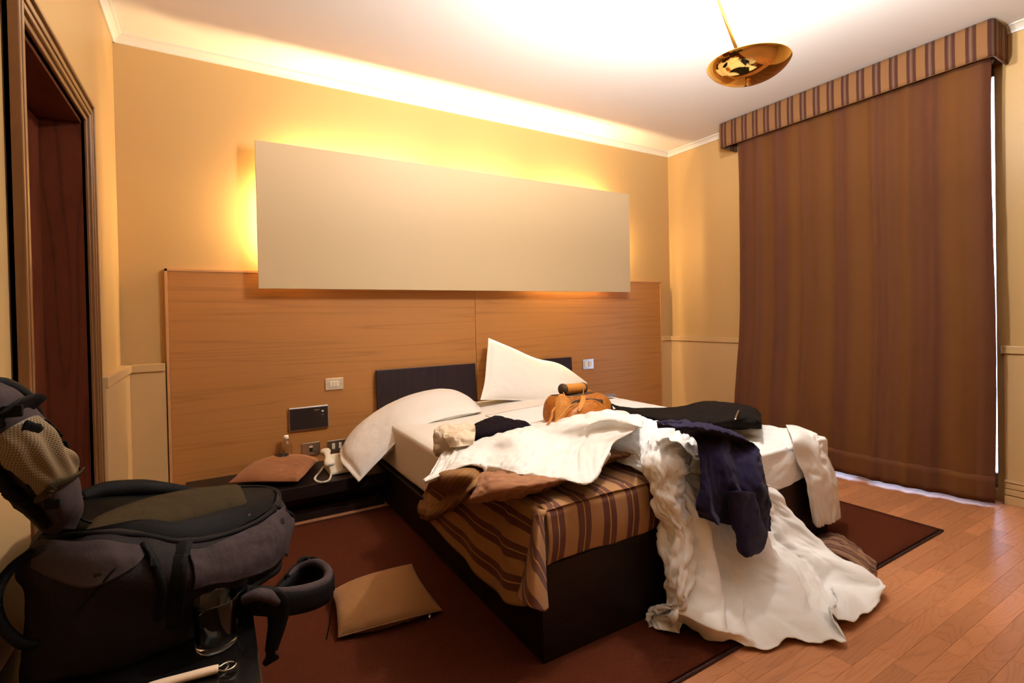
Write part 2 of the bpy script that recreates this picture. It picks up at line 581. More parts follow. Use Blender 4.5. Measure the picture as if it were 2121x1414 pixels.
def rough_up(G, amp, s, seed=0, octv=3, mask=None, ridged=False):
    n = nz(G.reshape(-1, 3), s, seed, octv).reshape(G.shape[:2])
    if ridged:
        n = 0.35 - np.abs(n) * 1.6
    if mask is not None:
        n = n * mask
    return G + gnormal(G) * (n * amp)[..., None]


def relax(G, scale=1.04, iters=80, goal=0.03, grav=0.0, coll=None, jit=0.002, seed=1, bend=0.35, skip=3, goal_mask=None):
    """let a cloth grid that is a little too long for its shape buckle into wrinkles"""
    rng = np.random.default_rng(seed)
    T = G.copy()
    P = G + gnormal(G) * (nz(G.reshape(-1, 3), 18.0, seed, 3).reshape(G.shape[:2]) * jit * 2)[..., None]
    nv, nu = G.shape[:2]
    cons = []

    def add(a, b, st, mode, sc):
        L = np.linalg.norm(G[a] - G[b], axis=-1) * sc
        cons.append((a, b, L, st, mode))
    S = slice
    for par in (0, 1):
        add((S(None), S(par, nu - 1, 2)), (S(None), S(par + 1, nu, 2)), 1.0, 0, scale)
        add((S(par, nv - 1, 2), S(None)), (S(par + 1, nv, 2), S(None)), 1.0, 0, scale)
    for pi in (0, 1):
        add((S(pi, nv - 1, 2), S(0, nu - 1)), (S(pi + 1, nv, 2), S(1, nu)), 0.35, 0, scale)
        add((S(pi, nv - 1, 2), S(1, nu)), (S(pi + 1, nv, 2), S(0, nu - 1)), 0.35, 0, scale)
    for sk in (2, skip):
        for par in range(2):
            A = list(range(par * sk, nu - sk, 2 * sk))
            for o in range(sk):
                ia = np.array([k + o for k in A if k + o + sk < nu])
                if len(ia):
                    add((S(None), ia), (S(None), ia + sk), bend, 1, scale * 0.985)
            A = list(range(par * sk, nv - sk, 2 * sk))
            for o in range(sk):
                ia = np.array([k + o for k in A if k + o + sk < nv])
                if len(ia):
                    add((ia, S(None)), (ia + sk, S(None)), bend, 1, scale * 0.985)
    gm = goal if goal_mask is None else (goal * goal_mask)[..., None]
    for it in range(iters):
        P = P + (T - P) * gm
        if grav:
            P[..., 2] -= grav
        for a, b, L, st, mode in cons:
            pa, pb = P[a], P[b]
            d = pb - pa
            l = np.linalg.norm(d, axis=-1) + 1e-9
            e = (l - L)
            if mode == 1:
                e = np.minimum(e, 0)
            c = d * (0.5 * st * e / l)[..., None]
            P[a] = pa + c
            P[b] = pb - c
        if coll is not None:
            P = coll(P)
    return P


def folds(G, amp=0.01, wl=0.08, ang=0.0, seed=0, stretch=4.0, warp=0.35, mask=None, sharp=1.4, coll=None):
    """sharp creases that run in one direction of the cloth (ang measured from its v axis)"""
    nv, nu = G.shape[:2]
    uv = guv(G)
    ca, sa = math.cos(ang), math.sin(ang)
    a = uv[:, 0] * ca + uv[:, 1] * sa
    b = -uv[:, 0] * sa + uv[:, 1] * ca
    w1 = nz(np.stack([a * 3.0, b * 3.0, a * 0 + seed], 1), 1.0, seed, 2) * warp
    w2 = nz(np.stack([a * 3.0, b * 3.0, a * 0 + seed + 9], 1), 1.0, seed + 1, 2) * warp
    q = np.stack([(a + w1 * 0.3) / wl, (b + w2 * 0.3) / (wl * stretch), a * 0 + seed * 1.7], 1)
    n1 = np.array([mnoise.noise(Vector(p)) for p in q])
    n2 = np.array([mnoise.noise(Vector(p * 2.1 + 5.0)) for p in q])
    r = (1 - np.clip(np.abs(n1) * 2.4, 0, 1)) ** sharp + 0.45 * (1 - np.clip(np.abs(n2) * 2.4, 0, 1)) ** sharp - 0.45
    gate = np.clip(0.55 + nz(np.stack([a, b, a * 0], 1), 2.6, seed + 4, 2) * 1.3, 0.05, 1.3)
    r = (r * gate).reshape(nv, nu)
    if mask is not None:
        r = r * mask
    G = G + gnormal(G) * (r * amp)[..., None]
    if coll is not None:
        G = coll(G)
    return G


def crumple(G, scale=1.05, iters=70, goal=0.05, coll=None, jit=0.012, seed=1, bend=0.3, step=3, fine=1.012):
    """coarse buckling first (broad folds), then a finer pass"""
    nv, nu = G.shape[:2]
    C = cgrid(G[::step][:, ::step] if (nv - 1) % step == 0 and (nu - 1) % step == 0 else cgrid(G[::step], (nu - 1) // step + 1, (nv - 1) // step + 1), (nu - 1) // step + 1, (nv - 1) // step + 1)
    C = relax(C, scale, iters, goal, coll=coll, jit=jit, seed=seed, bend=bend, skip=3)
    F = cgrid(C, nu, nv)
    if fine:
        F = relax(F, fine, 14, 0.05, coll=coll, jit=jit * 0.15, seed=seed + 50, bend=bend)
    return F


def loft(name, rings, mat, parent=None, n=24, m=None, cap=True, closed=True, sub=0, noise_amp=0.0, ns=6.0, seed=0, solid=0.0, **kw):
    R = np.array([cr1(r, n, closed=True) for r in rings])
    m = m or len(rings) * 4
    G = np.empty((m, n, 3))
    for j in range(n):
        G[:, j] = cr1(R[:, j], m)
    if noise_amp:
        Gw = np.concatenate([G, G[:, :1]], 1)
        nn = gnormal(Gw)[:, :-1]
        G = G + nn * (nz(G.reshape(-1, 3), ns, seed).reshape(m, n) * noise_amp)[..., None]
    V = G.reshape(-1, 3).tolist()
    F = gfaces(m, n, wrap=True)
    if cap:
        c0, c1 = len(V), len(V) + 1
        V.append(G[0].mean(0).tolist()); V.append(G[-1].mean(0).tolist())
        for j in range(n):
            F.append((c0, (j + 1) % n, j))
            F.append((c1, (m - 1) * n + j, (m - 1) * n + (j + 1) % n))
    return mk(name, V, F, mat, parent, sub=sub, solid=solid, **kw)


def frames(C):
    T = np.gradient(C, axis=0)
    T /= np.linalg.norm(T, axis=1, keepdims=True) + 1e-9
    up = np.array([0, 0, 1.0])
    if abs(T[0] @ up) > 0.9:
        up = np.array([1.0, 0, 0])
    A = np.cross(T[0], up); A /= np.linalg.norm(A)
    As = [A]
    for t in T[1:]:
        a = As[-1] - t * (As[-1] @ t)
        a /= np.linalg.norm(a) + 1e-9
        As.append(a)
    As = np.array(As)
    return T, As, np.cross(T, As)


def tube(name, pts, r, mat, parent=None, n=10, m=None, smoothpath=True, **kw):
    C = np.array(pts, float)
    if smoothpath:
        m = m or len(pts) * 5
        C = cr1(C, m)
    rr = np.interp(np.linspace(0, 1, len(C)), np.linspace(0, 1, len(np.atleast_1d(r))) if np.ndim(r) else [0, 1], r if np.ndim(r) else [r, r])
    T, A, B = frames(C)
    th = np.linspace(0, 2 * math.pi, n, endpoint=False)
    G = C[:, None] + rr[:, None, None] * (np.cos(th)[None, :, None] * A[:, None] + np.sin(th)[None, :, None] * B[:, None])
    V = G.reshape(-1, 3).tolist()
    F = gfaces(len(C), n, wrap=True)
    F.append(tuple(range(n))[::-1])
    F.append(tuple(range((len(C) - 1) * n, len(C) * n)))
    return mk(name, V, F, mat, parent, **kw)


def strap(name, pts, width, thick, mat, parent=None, side=None, m=None, **kw):
    """flat webbing along a path; side gives the direction of its width"""
    C = cr1(pts, m or len(pts) * 6)
    T, A, B = frames(C)
    if side is not None:
        s = np.array(side, float)
        if s.ndim == 1:
            s = s[None].repeat(len(C), 0)
        else:
            s = cr1(s, len(C))
        s = s - T * (s * T).sum(1, keepdims=True)
        A = s / (np.linalg.norm(s, axis=1, keepdims=True) + 1e-9)
        B = np.cross(T, A)
    w = np.interp(np.linspace(0, 1, len(C)), np.linspace(0, 1, len(np.atleast_1d(width))) if np.ndim(width) else [0, 1], width if np.ndim(width) else [width, width])[:, None] * 0.5
    h = thick * 0.5
    prof = [(-1, -1), (-0.4, -1.25), (0.4, -1.25), (1, -1), (1, 1), (0.4, 1.25), (-0.4, 1.25), (-1, 1)]
    G = np.stack([C + A * w * a + B * h * b for a, b in prof], 1)
    n = len(prof)
    V = G.reshape(-1, 3).tolist()
    F = gfaces(len(C), n, wrap=True)
    F.append(tuple(range(n))[::-1])
    F.append(tuple(range((len(C) - 1) * n, len(C) * n)))
    return mk(name, V, F, mat, parent, **kw)


def lathe(name, prof, c, mat, parent=None, n=32, axis=(0, 0, 1), closed=False, **kw):
    a = np.array(axis, float); a /= np.linalg.norm(a)
    t = np.array([1.0, 0, 0]) if abs(a[0]) < 0.9 else np.array([0, 1.0, 0])
    u = np.cross(a, t); u /= np.linalg.norm(u)
    w = np.cross(a, u)
    th = np.linspace(0, 2 * math.pi, n, endpoint=False)
    prof = list(prof)
    V = []
    for r, z in prof:
        for q in th:
            V.append(np.array(c) + a * z + (u * math.cos(q) + w * math.sin(q)) * max(r, 1e-5))
    m = len(prof)
    F = gfaces(m, n, wrap=True)
    if closed:
        for j in range(n):
            F.append(((m - 1) * n + j, (m - 1) * n + (j + 1) % n, (j + 1) % n, j))
    return mk(name, V, F, mat, parent, **kw)


def cushion(name, rows, T, mat, parent=None, nu=46, nv=46, flange=0.0, pw=2.2, wr=0.0, seed=1, bias=0.5, ws=9.0, edge_pull=0.0, crease=0.0, **kw):
    """closed pillow: the rows give its middle surface, T its thickness; bias = share of it above"""
    G = cgrid(rows, nu, nv)
    n = gnormal(G)
    u = np.linspace(-1, 1, nu)[None].repeat(nv, 0)
    v = np.linspace(-1, 1, nv)[:, None].repeat(nu, 1)
    f = 1.0 - flange
    uu = np.clip(np.abs(u) / f, 0, 1); vv = np.clip(np.abs(v) / f, 0, 1)
    t = (np.clip(1 - uu ** pw, 0, 1) * np.clip(1 - vv ** pw, 0, 1)) ** 0.5
    if edge_pull:
        c = G.mean(axis=(0, 1))
        pull = edge_pull * (1 - np.minimum(np.abs(u), np.abs(v)) ** 2) * (np.maximum(np.abs(u), np.abs(v)) ** 4)
        G = G + (c - G) * pull[..., None]
    w = np.zeros_like(t)
    if wr:
        w = nz(G.reshape(-1, 3), ws, seed, 4).reshape(nv, nu)
        # gathers that run in from the seams
        g1 = np.sin(u * 31 + nz(G.reshape(-1, 3), 4.0, seed + 3).reshape(nv, nu) * 9) * np.clip(np.abs(v) * 2.2 - 1.2, 0, 1)
        g2 = np.sin(v * 31 + nz(G.reshape(-1, 3), 4.0, seed + 5).reshape(nv, nu) * 9) * np.clip(np.abs(u) * 2.2 - 1.2, 0, 1)
        edge = np.clip((1 - np.maximum(uu, vv)) * 8, 0, 1)
        w = (w * wr * 1.6 * (0.35 + t * 0.65) + (g1 + g2) * wr * 0.35 * edge) * np.clip(t * 3 + 0.2, 0, 1)
    top = G + n * (t * T * bias + w + 0.0015)[..., None]
    if crease:
        mk_ = np.clip(t * 2, 0, 1)
        top = folds(top, crease, 0.11, 0.9, seed, 4.0, mask=mk_)
        top = folds(top, crease * 0.5, 0.05, 0.2, seed + 3, 4.0, mask=mk_)
    bot = G - n * (t * T * (1 - bias) - w * 0.3 + 0.0015)[..., None]
    V = np.concatenate([top.reshape(-1, 3), bot.reshape(-1, 3)])
    F = gfaces(nv, nu) + gfaces(nv, nu, nu * nv, flip=True)
    k = nu * nv
    ed = [i for i in range(nu)] + [i * nu + nu - 1 for i in range(1, nv)] + [(nv - 1) * nu + i for i in range(nu - 2, -1, -1)] + [i * nu for i in range(nv - 2, 0, -1)]
    for a, b in zip(ed, ed[1:] + ed[:1]):
        F.append((b, a, a + k, b + k))
    o = mk(name, V, F, mat, parent, **kw)
    return o, G


def smoothstep(x, a, b):
    t = np.clip((x - a) / (b - a), 0, 1)
    return t * t * (3 - 2 * t)

# ================================================================== THE ROOM
RW, RH, FY = 4.46, 2.8, -6.6          # room width, height, front wall
def S(o):
    o['kind'] = 'structure'
    return o


floor = S(box('floor', (-0.4, FY - 0.1, -0.10), (RW + 0.6, 0.1, -0.005), 'floor_base'))
S(box('ceiling', (-0.4, FY - 0.1, RH), (RW + 0.6, 0.1, RH + 0.1), 'ceiling'))
S(box('wall_back', (-0.4, 0.0, -0.005), (RW + 0.2, 0.1, RH), 'wall'))
S(box('wall_front', (-0.4, FY - 0.1, -0.005), (RW + 0.2, FY, RH), 'wall'))
DY0, DY1, DZ = -1.752, -0.925, 2.008   # door opening
S(boxes('wall_left', [((-0.3, FY, -0.005), (0, DY0, RH)), ((-0.3, DY1 + 0.06, -0.005), (0, 0, RH)), ((-0.3, DY0, DZ), (0, DY1 + 0.06, RH)),
                      ((-0.4, DY0, -0.005), (-0.36, DY1 + 0.06, DZ))], 'wall'))
WY0, WY1, WZ = -2.545, -0.97, 2.64      # french window opening
S(boxes('wall_right', [((RW, FY, -0.005), (RW + 0.2, WY0, RH)), ((RW, WY1, -0.005), (RW + 0.2, 0, RH)), ((RW, WY0, WZ), (RW + 0.2, WY1, RH)),
                       ((RW, WY0, -0.005), (RW + 0.2, WY1, 0.06))], 'wall'))

# floor strips, each one a piece
rng = random.Random(5)
PW = 0.0665
proto = {}
cnt = 0


def plank_mesh(L):
    key = round(L, 2)
    if key not in proto:
        me = bpy.data.meshes.new('plank')
        b = bmesh.new()
        g = 0.00025
        vs = [b.verts.new(v) for v in boxv((g, g, -0.005), (key - g, PW - g, -0.0006))] + [b.verts.new(v) for v in
              [(2 * g, 2 * g, 0), (key - 2 * g, 2 * g, 0), (key - 2 * g, PW - 2 * g, 0), (2 * g, PW - 2 * g, 0)]]
        for f in BF:
            if f != (4, 5, 6, 7):
                b.faces.new([vs[i] for i in f])
        for i in range(4):
            j = (i + 1) % 4
            b.faces.new([vs[4 + i], vs[4 + j], vs[8 + j], vs[8 + i]])
        b.faces.new(vs[8:12])
        b.to_mesh(me); b.free()
        me.materials.append(M['plank'])
        proto[key] = me
    return proto[key]


y = -3.20
row = 0
while y < -0.40:
    x = 0.05 - rng.random() * 0.3
    x = max(x, 0.045)
    while x < RW - 0.02:
        L = rng.choice([0.28, 0.34, 0.40, 0.46])
        if x + L > RW - 0.01:
            L = round(RW - 0.005 - x, 2)
        if L > 0.03:
            x1 = x + L
            hid = (y > -2.50 and y + PW < -0.60 and x1 < 3.62 and x > 0.32) or (y > -0.47)
            vis = (y > -2.62 or x1 > 1.6 + max(0, (-2.56 - y)) * 1.45) and not (y > -1.1 and x > 1.35)
            if not hid and vis:
                o = bpy.data.objects.new('plank', plank_mesh(L))
                COL.objects.link(o)
                o.parent = floor
                o.location = (x - floor.location.x, y - floor.location.y, 0 - floor.location.z)
                cnt += 1
        x += L
    y += PW
    row += 1
print('planks', cnt)

# wainscot: thicker lower wall with a flat cap rail
WH = 0.932


def wain(name, segs, caps):
    o = S(boxes(name, segs, 'wainscot'))
    boxes('cap_rail', caps, 'wainscot', o, bevel=0.003)
    return o


wain('trim_1', [((0.03, -0.03, 0), (0.205, 0, WH - 0.04))], [((0.03, -0.042, WH - 0.045), (0.205, 0, WH))])
wain('trim_2', [((4.30, -0.03, 0), (RW - 0.03, 0, WH - 0.04))], [((4.30, -0.042, WH - 0.045), (RW - 0.03, 0, WH))])
wain('trim_3', [((0, -0.79, 0), (0.04, 0, WH - 0.04))], [((0, -0.79, WH - 0.045), (0.05, 0, WH))])
wain('trim_4', [((0, FY, 0), (0.04, -1.90, WH - 0.04))], [((0, FY, WH - 0.045), (0.05, -1.90, WH))])
wain('trim_5', [((RW - 0.03, -0.90, 0), (RW, 0, WH - 0.03))], [((RW - 0.042, -0.95, WH - 0.045), (RW, 0, WH))])
wain('trim_6', [((RW - 0.03, FY, 0), (RW, -2.585, WH - 0.03))], [((RW - 0.042, FY, WH - 0.045), (RW, -2.575, WH))])
S(boxes('baseboard_right', [((RW - 0.05, FY, 0), (RW - 0.03, -2.585, 0.05)), ((RW - 0.047, FY, 0.055), (RW - 0.03, -2.585, 0.088)),
                            ((RW - 0.043, FY, 0.093), (RW - 0.03, -2.585, 0.125)), ((RW - 0.048, FY, 0.128), (RW - 0.03, -2.585, 0.142)),
                            ((RW - 0.036, FY, 0.04), (RW - 0.03, -2.585, 0.13))], 'wainscot', bevel=0.002))


def crown(name, a, b, inw):
    """quarter cove along the ceiling"""
    a, b, inw = np.array(a, float), np.array(b, float), np.array(inw, float)
    prof = [(0, 0), (0.045, 0), (0.045, -0.008), (0.034, -0.012), (0.022, -0.022), (0.013, -0.034), (0.010, -0.044), (0, -0.044)]
    V, k = [], len(prof)
    for p in (a, b):
        for d, z in prof:
            V.append(p + inw * d + np.array([0, 0, z]))
    F = [(i, (i + 1) % k, k + (i + 1) % k, k + i) for i in range(k)] + [tuple(range(k))[::-1], tuple(range(k, 2 * k))]
    return S(mk(name, V, F, 'white_trim', smooth=False))


crown('trim_7', (0, 0, RH), (RW, 0, RH), (0, -1, 0))
crown('trim_8', (0, FY, RH), (0, 0, RH), (1, 0, 0))
crown('trim_9', (RW, FY, RH), (RW, 0, RH), (-1, 0, 0))

# ---------------------------------------------------------------- door
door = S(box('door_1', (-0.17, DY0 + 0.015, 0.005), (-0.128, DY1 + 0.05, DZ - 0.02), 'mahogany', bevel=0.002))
hy, hz = (-0.120, -0.889, 1.017)[1], (-0.120, -0.889, 1.017)[2]
lathe('door_handle', [(0.0, 0.0), (0.026, 0.0), (0.026, 0.006), (0.012, 0.010), (0.011, 0.034), (0.016, 0.040), (0.021, 0.048), (0.023, 0.066), (0.020, 0.074), (0.010, 0.078), (0.0, 0.078)],
      (-0.128, hy, hz), 'brass_old', door, axis=(1, 0, 0))
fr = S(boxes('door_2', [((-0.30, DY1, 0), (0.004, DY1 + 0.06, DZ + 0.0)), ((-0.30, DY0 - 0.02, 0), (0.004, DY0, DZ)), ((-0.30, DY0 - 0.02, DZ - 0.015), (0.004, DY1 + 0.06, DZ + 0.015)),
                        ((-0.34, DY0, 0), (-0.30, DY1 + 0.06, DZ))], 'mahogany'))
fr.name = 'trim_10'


def casing(name, path, parent):
    """stepped moulding around the opening: nested frames of different thickness"""
    steps = [(0.0, 0.020, 0.022), (0.022, 0.040, 0.030), (0.042, 0.060, 0.034), (0.062, 0.078, 0.028), (0.080, 0.094, 0.036)]
    L = []
    for a, b_, t in steps:
        L.append(((0.0, DY1 + a, 0), (t, DY1 + b_, DZ + b_)))
        L.append(((0.0, DY0 - b_, 0), (t, DY0 - a, DZ + b_)))
        L.append(((0.0, DY0 - a, DZ + a), (t, DY1 + a, DZ + b_)))
    L.append(((0.0, DY1, 0), (0.016, DY1 + 0.094, DZ + 0.09)))
    L.append(((0.0, DY0 - 0.094, 0), (0.016, DY0, DZ + 0.09)))
    L.append(((0.0, DY0, DZ), (0.016, DY1, DZ + 0.09)))
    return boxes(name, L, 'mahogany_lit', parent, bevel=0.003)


casing('casing', None, fr)

# ---------------------------------------------------------------- french window behind the curtain
win = S(boxes('window_1', [((RW + 0.08, WY0, 0.06), (RW + 0.14, WY0 + 0.022, WZ)), ((RW + 0.08, WY1 - 0.07, 0.06), (RW + 0.14, WY1, WZ)),
                           ((RW + 0.08, WY0, WZ - 0.07), (RW + 0.14, WY1, WZ)), ((RW + 0.08, WY0, 0.06), (RW + 0.14, WY1, 0.14)),
                           ((RW + 0.08, (WY0 + WY1) / 2 - 0.05, 0.06), (RW + 0.14, (WY0 + WY1) / 2 + 0.05, WZ))], 'window_frame', bevel=0.004))
mid = (WY0 + WY1) / 2
box('pane', (RW + 0.105, WY0 + 0.02, 0.13), (RW + 0.111, mid - 0.04, WZ - 0.06), 'pane', win)
box('pane', (RW + 0.105, mid + 0.04, 0.13), (RW + 0.111, WY1 - 0.06, WZ - 0.06), 'pane', win)

# ================================================================== CURTAIN AND PELMET
nu, nv = 340, 70
yy = np.linspace(-0.935, -2.575, nu)
zz = np.linspace(2.66, 0.0, nv)
Y, Z = np.meshgrid(yy, zz)
s = (Y + 0.935) / (-2.575 + 0.935)
h = 1 - (Z / 2.66)
rs = np.random.default_rng(3)
X = 4.295 + np.zeros_like(Y)
cen = np.cumsum(rs.uniform(0.05, 0.13, 14))
cen = cen / cen[-1] * 0.985
for k, c in enumerate(cen):
    a = rs.uniform(0.010, 0.024)
    wd = rs.uniform(0.014, 0.036)
    drift = rs.uniform(-0.012, 0.012)
    X -= a * np.exp(-((s - c - drift * h) / wd) ** 2) * (0.75 + 0.45 * h * rs.uniform(0.3, 1.0))
X += 0.0012 * np.sin(s * 90 + 2.0 * np.sin(h * 3)) * np.clip(1 - h * 1.8, 0, 1)
X -= 0.10 * smoothstep(h, 0.55, 1.0) * np.clip(1 - s * 1.05, 0, 1) ** 0.6
X -= 0.035 * smoothstep(h, 0.3, 1.0) * (1 - np.clip((s - 0.8) / 0.2, 0, 1))
X += 0.014 * np.sin(s * 16 + 0.6) * smoothstep(h, 0.8, 1.0)
X += 0.115 * smoothstep(s, 0.965, 1.0) * (0.25 + 0.2 * h)
Yc = Y + 0.006 * np.sin(h * 7) * (s > 0.5) * s
Zc = Z + 0.030 - 0.012 * h * s
Gc = np.stack([X, Yc, Zc], 2)
Gc = rough_up(Gc, 0.0035, 7.0, 4)
ct = thing('curtain', (4.25, -1.75, 0.0), 'long brown floor-length curtain closed over the daylit window under the striped pelmet', 'curtain')
uvc = np.stack([s.ravel() * 2.6, h.ravel() * 2.66], 1)
gobj('drape', Gc, 'curtain', ct, 0.002, uv=uvc)
# the hem: a doubled band at the foot with a stitched line
k0 = nv - 5
gobj('hem', Gc[k0:] - np.array([0.0016, 0, 0]), 'curtain', ct, 0.003, uv=uvc.reshape(nv, nu, 2)[k0:].reshape(-1, 2))

pm = thing('pelmet', (4.23, -1.7, 2.57), 'striped brown and tan fabric pelmet fixed at the ceiling above the curtain', 'pelmet')
PX, PZ0, PZ1 = 4.232, 2.585, 2.792
path = [(RW - 0.002, -0.80), (PX + 0.03, -0.80), (PX, -0.805), (PX, -2.595), (PX + 0.02, -2.603), (RW - 0.002, -2.603)]
pts = []
for (a, b_), (c, d) in zip(path[:-1], path[1:]):
    k = max(2, int(math.hypot(c - a, d - b_) / 0.02))
    for i in range(k):
        pts.append((a + (c - a) * i / k, b_ + (d - b_) * i / k))
pts.append(path[-1])
pts = np.array(pts)
G = np.empty((8, len(pts), 3))
for i, z in enumerate(np.linspace(PZ1, PZ0, 8)):
    G[i, :, :2] = pts
    G[i, :, 2] = z
    G[i, :, 0] -= 0.004 * math.sin(i / 7 * math.pi)
ul = np.concatenate([[0], np.cumsum(np.linalg.norm(np.diff(pts, axis=0), axis=1))])
uvp = np.stack([np.tile(ul, (8, 1)), np.repeat(np.linspace(0, 0.2, 8)[:, None], len(ul), 1)], 2).reshape(-1, 2)
gobj('fabric_front', G, 'pelmet', pm, 0.012, uv=uvp)
box('top_board', (PX + 0.012, -2.59, PZ1 - 0.025), (RW - 0.003, -0.812, PZ1 + 0.003), 'white_trim', pm)
tube('edge_piping', [(x, y_, PZ0 + 0.002) for x, y_ in pts[::6]] + [(pts[-1][0], pts[-1][1], PZ0 + 0.002)], 0.004, 'cushion_pipe', pm, n=6, smoothpath=False)

# ================================================================== HEADBOARD PANELLING AND LIGHT PANEL
HX0, HX1, HSEAM, HZ0, HZ1 = 0.212, 4.30, 2.222, 0.0, 1.486
hb = thing('headboard_panelling', (2.25, -0.02, 0.0), 'wide honey oak veneer wall panelling behind the bed', 'wall panel')
box('panel', (HX0 + 0.016, -0.030, HZ0), (HSEAM - 0.0015, -0.002, HZ1 - 0.016), 'oak', hb, bevel=0.001)
box('panel', (HSEAM + 0.0015, -0.030, HZ0), (HX1 - 0.016, -0.002, HZ1 - 0.016), 'oak', hb, bevel=0.001, origin=(3.1, 0.3, 0.37))
box('edge_trim', (HX0, -0.033, HZ0), (HX0 + 0.015, -0.001, HZ1), 'oak_edge', hb, bevel=0.001)
box('edge_trim', (HX1 - 0.015, -0.033, HZ0), (HX1, -0.001, HZ1), 'oak_edge', hb, bevel=0.001)
box('edge_trim', (HX0, -0.033, HZ1 - 0.015), (HX1, -0.001, HZ1), 'oak_edge', hb, bevel=0.001)

lp = thing('wall_light', (2.24, -0.10, 1.368), 'large pale rectangular panel glowing warm around its edges above the oak panelling', 'wall light')
box('front_panel', (0.693, -0.135, 1.368), (3.785, -0.117, 2.282), 'light_panel', lp, bevel=0.002)
boxes('mounting_frame', [((1.0, -0.117, 1.55), (1.04, -0.002, 1.58)), ((3.44, -0.117, 1.55), (3.48, -0.002, 1.58)), ((2.22, -0.117, 1.55), (2.26, -0.002, 1.58)),
                         ((0.95, -0.05, 1.66), (3.53, -0.002, 1.70))], 'white_trim', lp)
for x0, x1 in ((0.86, 1.86), (2.03, 2.66), (2.86, 3.56)):
    tube('fluorescent_tube', [(x0, -0.060, 2.15), (x1, -0.060, 2.15)], 0.013, 'tube', lp, n=12, smoothpath=False)
tube('fluorescent_tube', [(0.80, -0.060, 1.60), (0.80, -0.060, 2.02)], 0.012, 'tube', lp, n=12, smoothpath=False)
tube('fluorescent_tube', [(3.66, -0.060, 1.62), (3.66, -0.060, 1.98)], 0.008, 'tube', lp, n=12, smoothpath=False)
tube('fluorescent_tube', [(2.7, -0.075, 1.53), (3.5, -0.075, 1.53)], 0.004, 'tube', lp, n=12, smoothpath=False)

# ================================================================== PENDANT UPLIGHTER
pl = thing('pendant_uplighter', (2.253, -2.425, 2.04), 'shiny brass bowl uplighter hanging on a slanted rod from the ceiling', 'ceiling lamp')
R0 = 0.153
prof = []
for i in range(15):
    t = i / 14
    prof.append((R0 * math.sin(t * 1.25) / math.sin(1.25), -0.053 + 0.067 * (1 - math.cos(t * 1.25)) / (1 - math.cos(1.25))))
inner = [(r * 0.985, z + 0.003) for r, z in prof[::-1]]
BC = (2.253, -2.425, 2.118)
lathe('bowl', prof + [(R0 * 1.004, 0.016)] + inner, BC, 'brass', pl, n=96)
lathe('finial', [(0, -0.014), (0.006, -0.012), (0.0085, -0.006), (0.006, 0), (0.003, 0.004), (0.003, 0.02)], (BC[0] + 0.0, BC[1], BC[2] - 0.055), 'brass', pl, n=20)
top = (2.290, -2.155, 2.795)
tube('rod', [(BC[0], BC[1], BC[2] - 0.05), top], 0.0065, 'brass', pl, n=14, smoothpath=False)
lathe('added_globe_light', [(0.055 * math.sin(a), -0.055 * math.cos(a)) for a in np.linspace(0, math.pi, 17)], (2.279, -2.233, 2.665), 'added_globe', pl, n=28)  # added glowing globe out of view, put in to light the bed
lathe('ceiling_rose', [(0.0, 0.0), (0.05, 0.0), (0.05, -0.008), (0.02, -0.03), (0.0, -0.03)], (top[0], top[1], 2.799), 'brass', pl)
lathe('bulb', [(0.0, 0.0), (0.010, 0.004), (0.011, 0.03), (0.006, 0.044), (0.0, 0.046)], (BC[0] + 0.03, BC[1] - 0.03, BC[2] - 0.045), 'bulb', pl, n=16)
box('socket', (BC[0] + 0.055, BC[1] - 0.012, BC[2] - 0.04), (BC[0] + 0.075, BC[1] + 0.014, BC[2] + 0.035), 'steel', pl)  # added block beside the bulb, meant to cast a shadow streak on the ceiling

# ================================================================== RUG
RX0, RX1, RY0, RY1, RT = 0.30, 3.662, -2.545, -0.54, 0.009
rug = thing('rug', (2, -1.5, 0), 'large dark russet rug lying under the bed on the wooden floor', 'rug')
nx, ny = 60, 40
gx = np.linspace(RX0 + 0.01, RX1 - 0.01, nx); gy = np.linspace(RY0 + 0.01, RY1 - 0.01, ny)
GX, GY = np.meshgrid(gx, gy)
G = np.stack([GX, GY, RT + 0.0006 * np.sin(GX * 9) * np.cos(GY * 11)], 2)
gobj('pile', G, 'rug', rug, 0.007)
tube('binding', [(RX0, RY0, 0.005), (RX1, RY0, 0.005), (RX1, RY1, 0.005), (RX0, RY1, 0.005), (RX0, RY0, 0.005)], 0.0055, 'rug_edge', rug, n=8, smoothpath=False)

# ================================================================== BEDSIDE SHELF
sh = thing('bedside_shelf', (0.82, -0.28, 0.0), 'long low black bedside shelf unit under the oak panelling', 'bedside shelf')
box('top', (0.290, -0.530, 0.148), (1.350, -0.034, 0.219), 'wenge', sh, bevel=0.003)
box('drawer_front', (0.34, -0.30, 0.045), (1.34, -0.28, 0.148), 'mahogany', sh, bevel=0.002)
box('plinth', (0.34, -0.279, 0.0), (1.34, -0.036, 0.147), 'wenge', sh)
box('front_rail', (0.32, -0.47, 0.0), (1.345, -0.44, 0.040), 'wenge', sh, bevel=0.002)

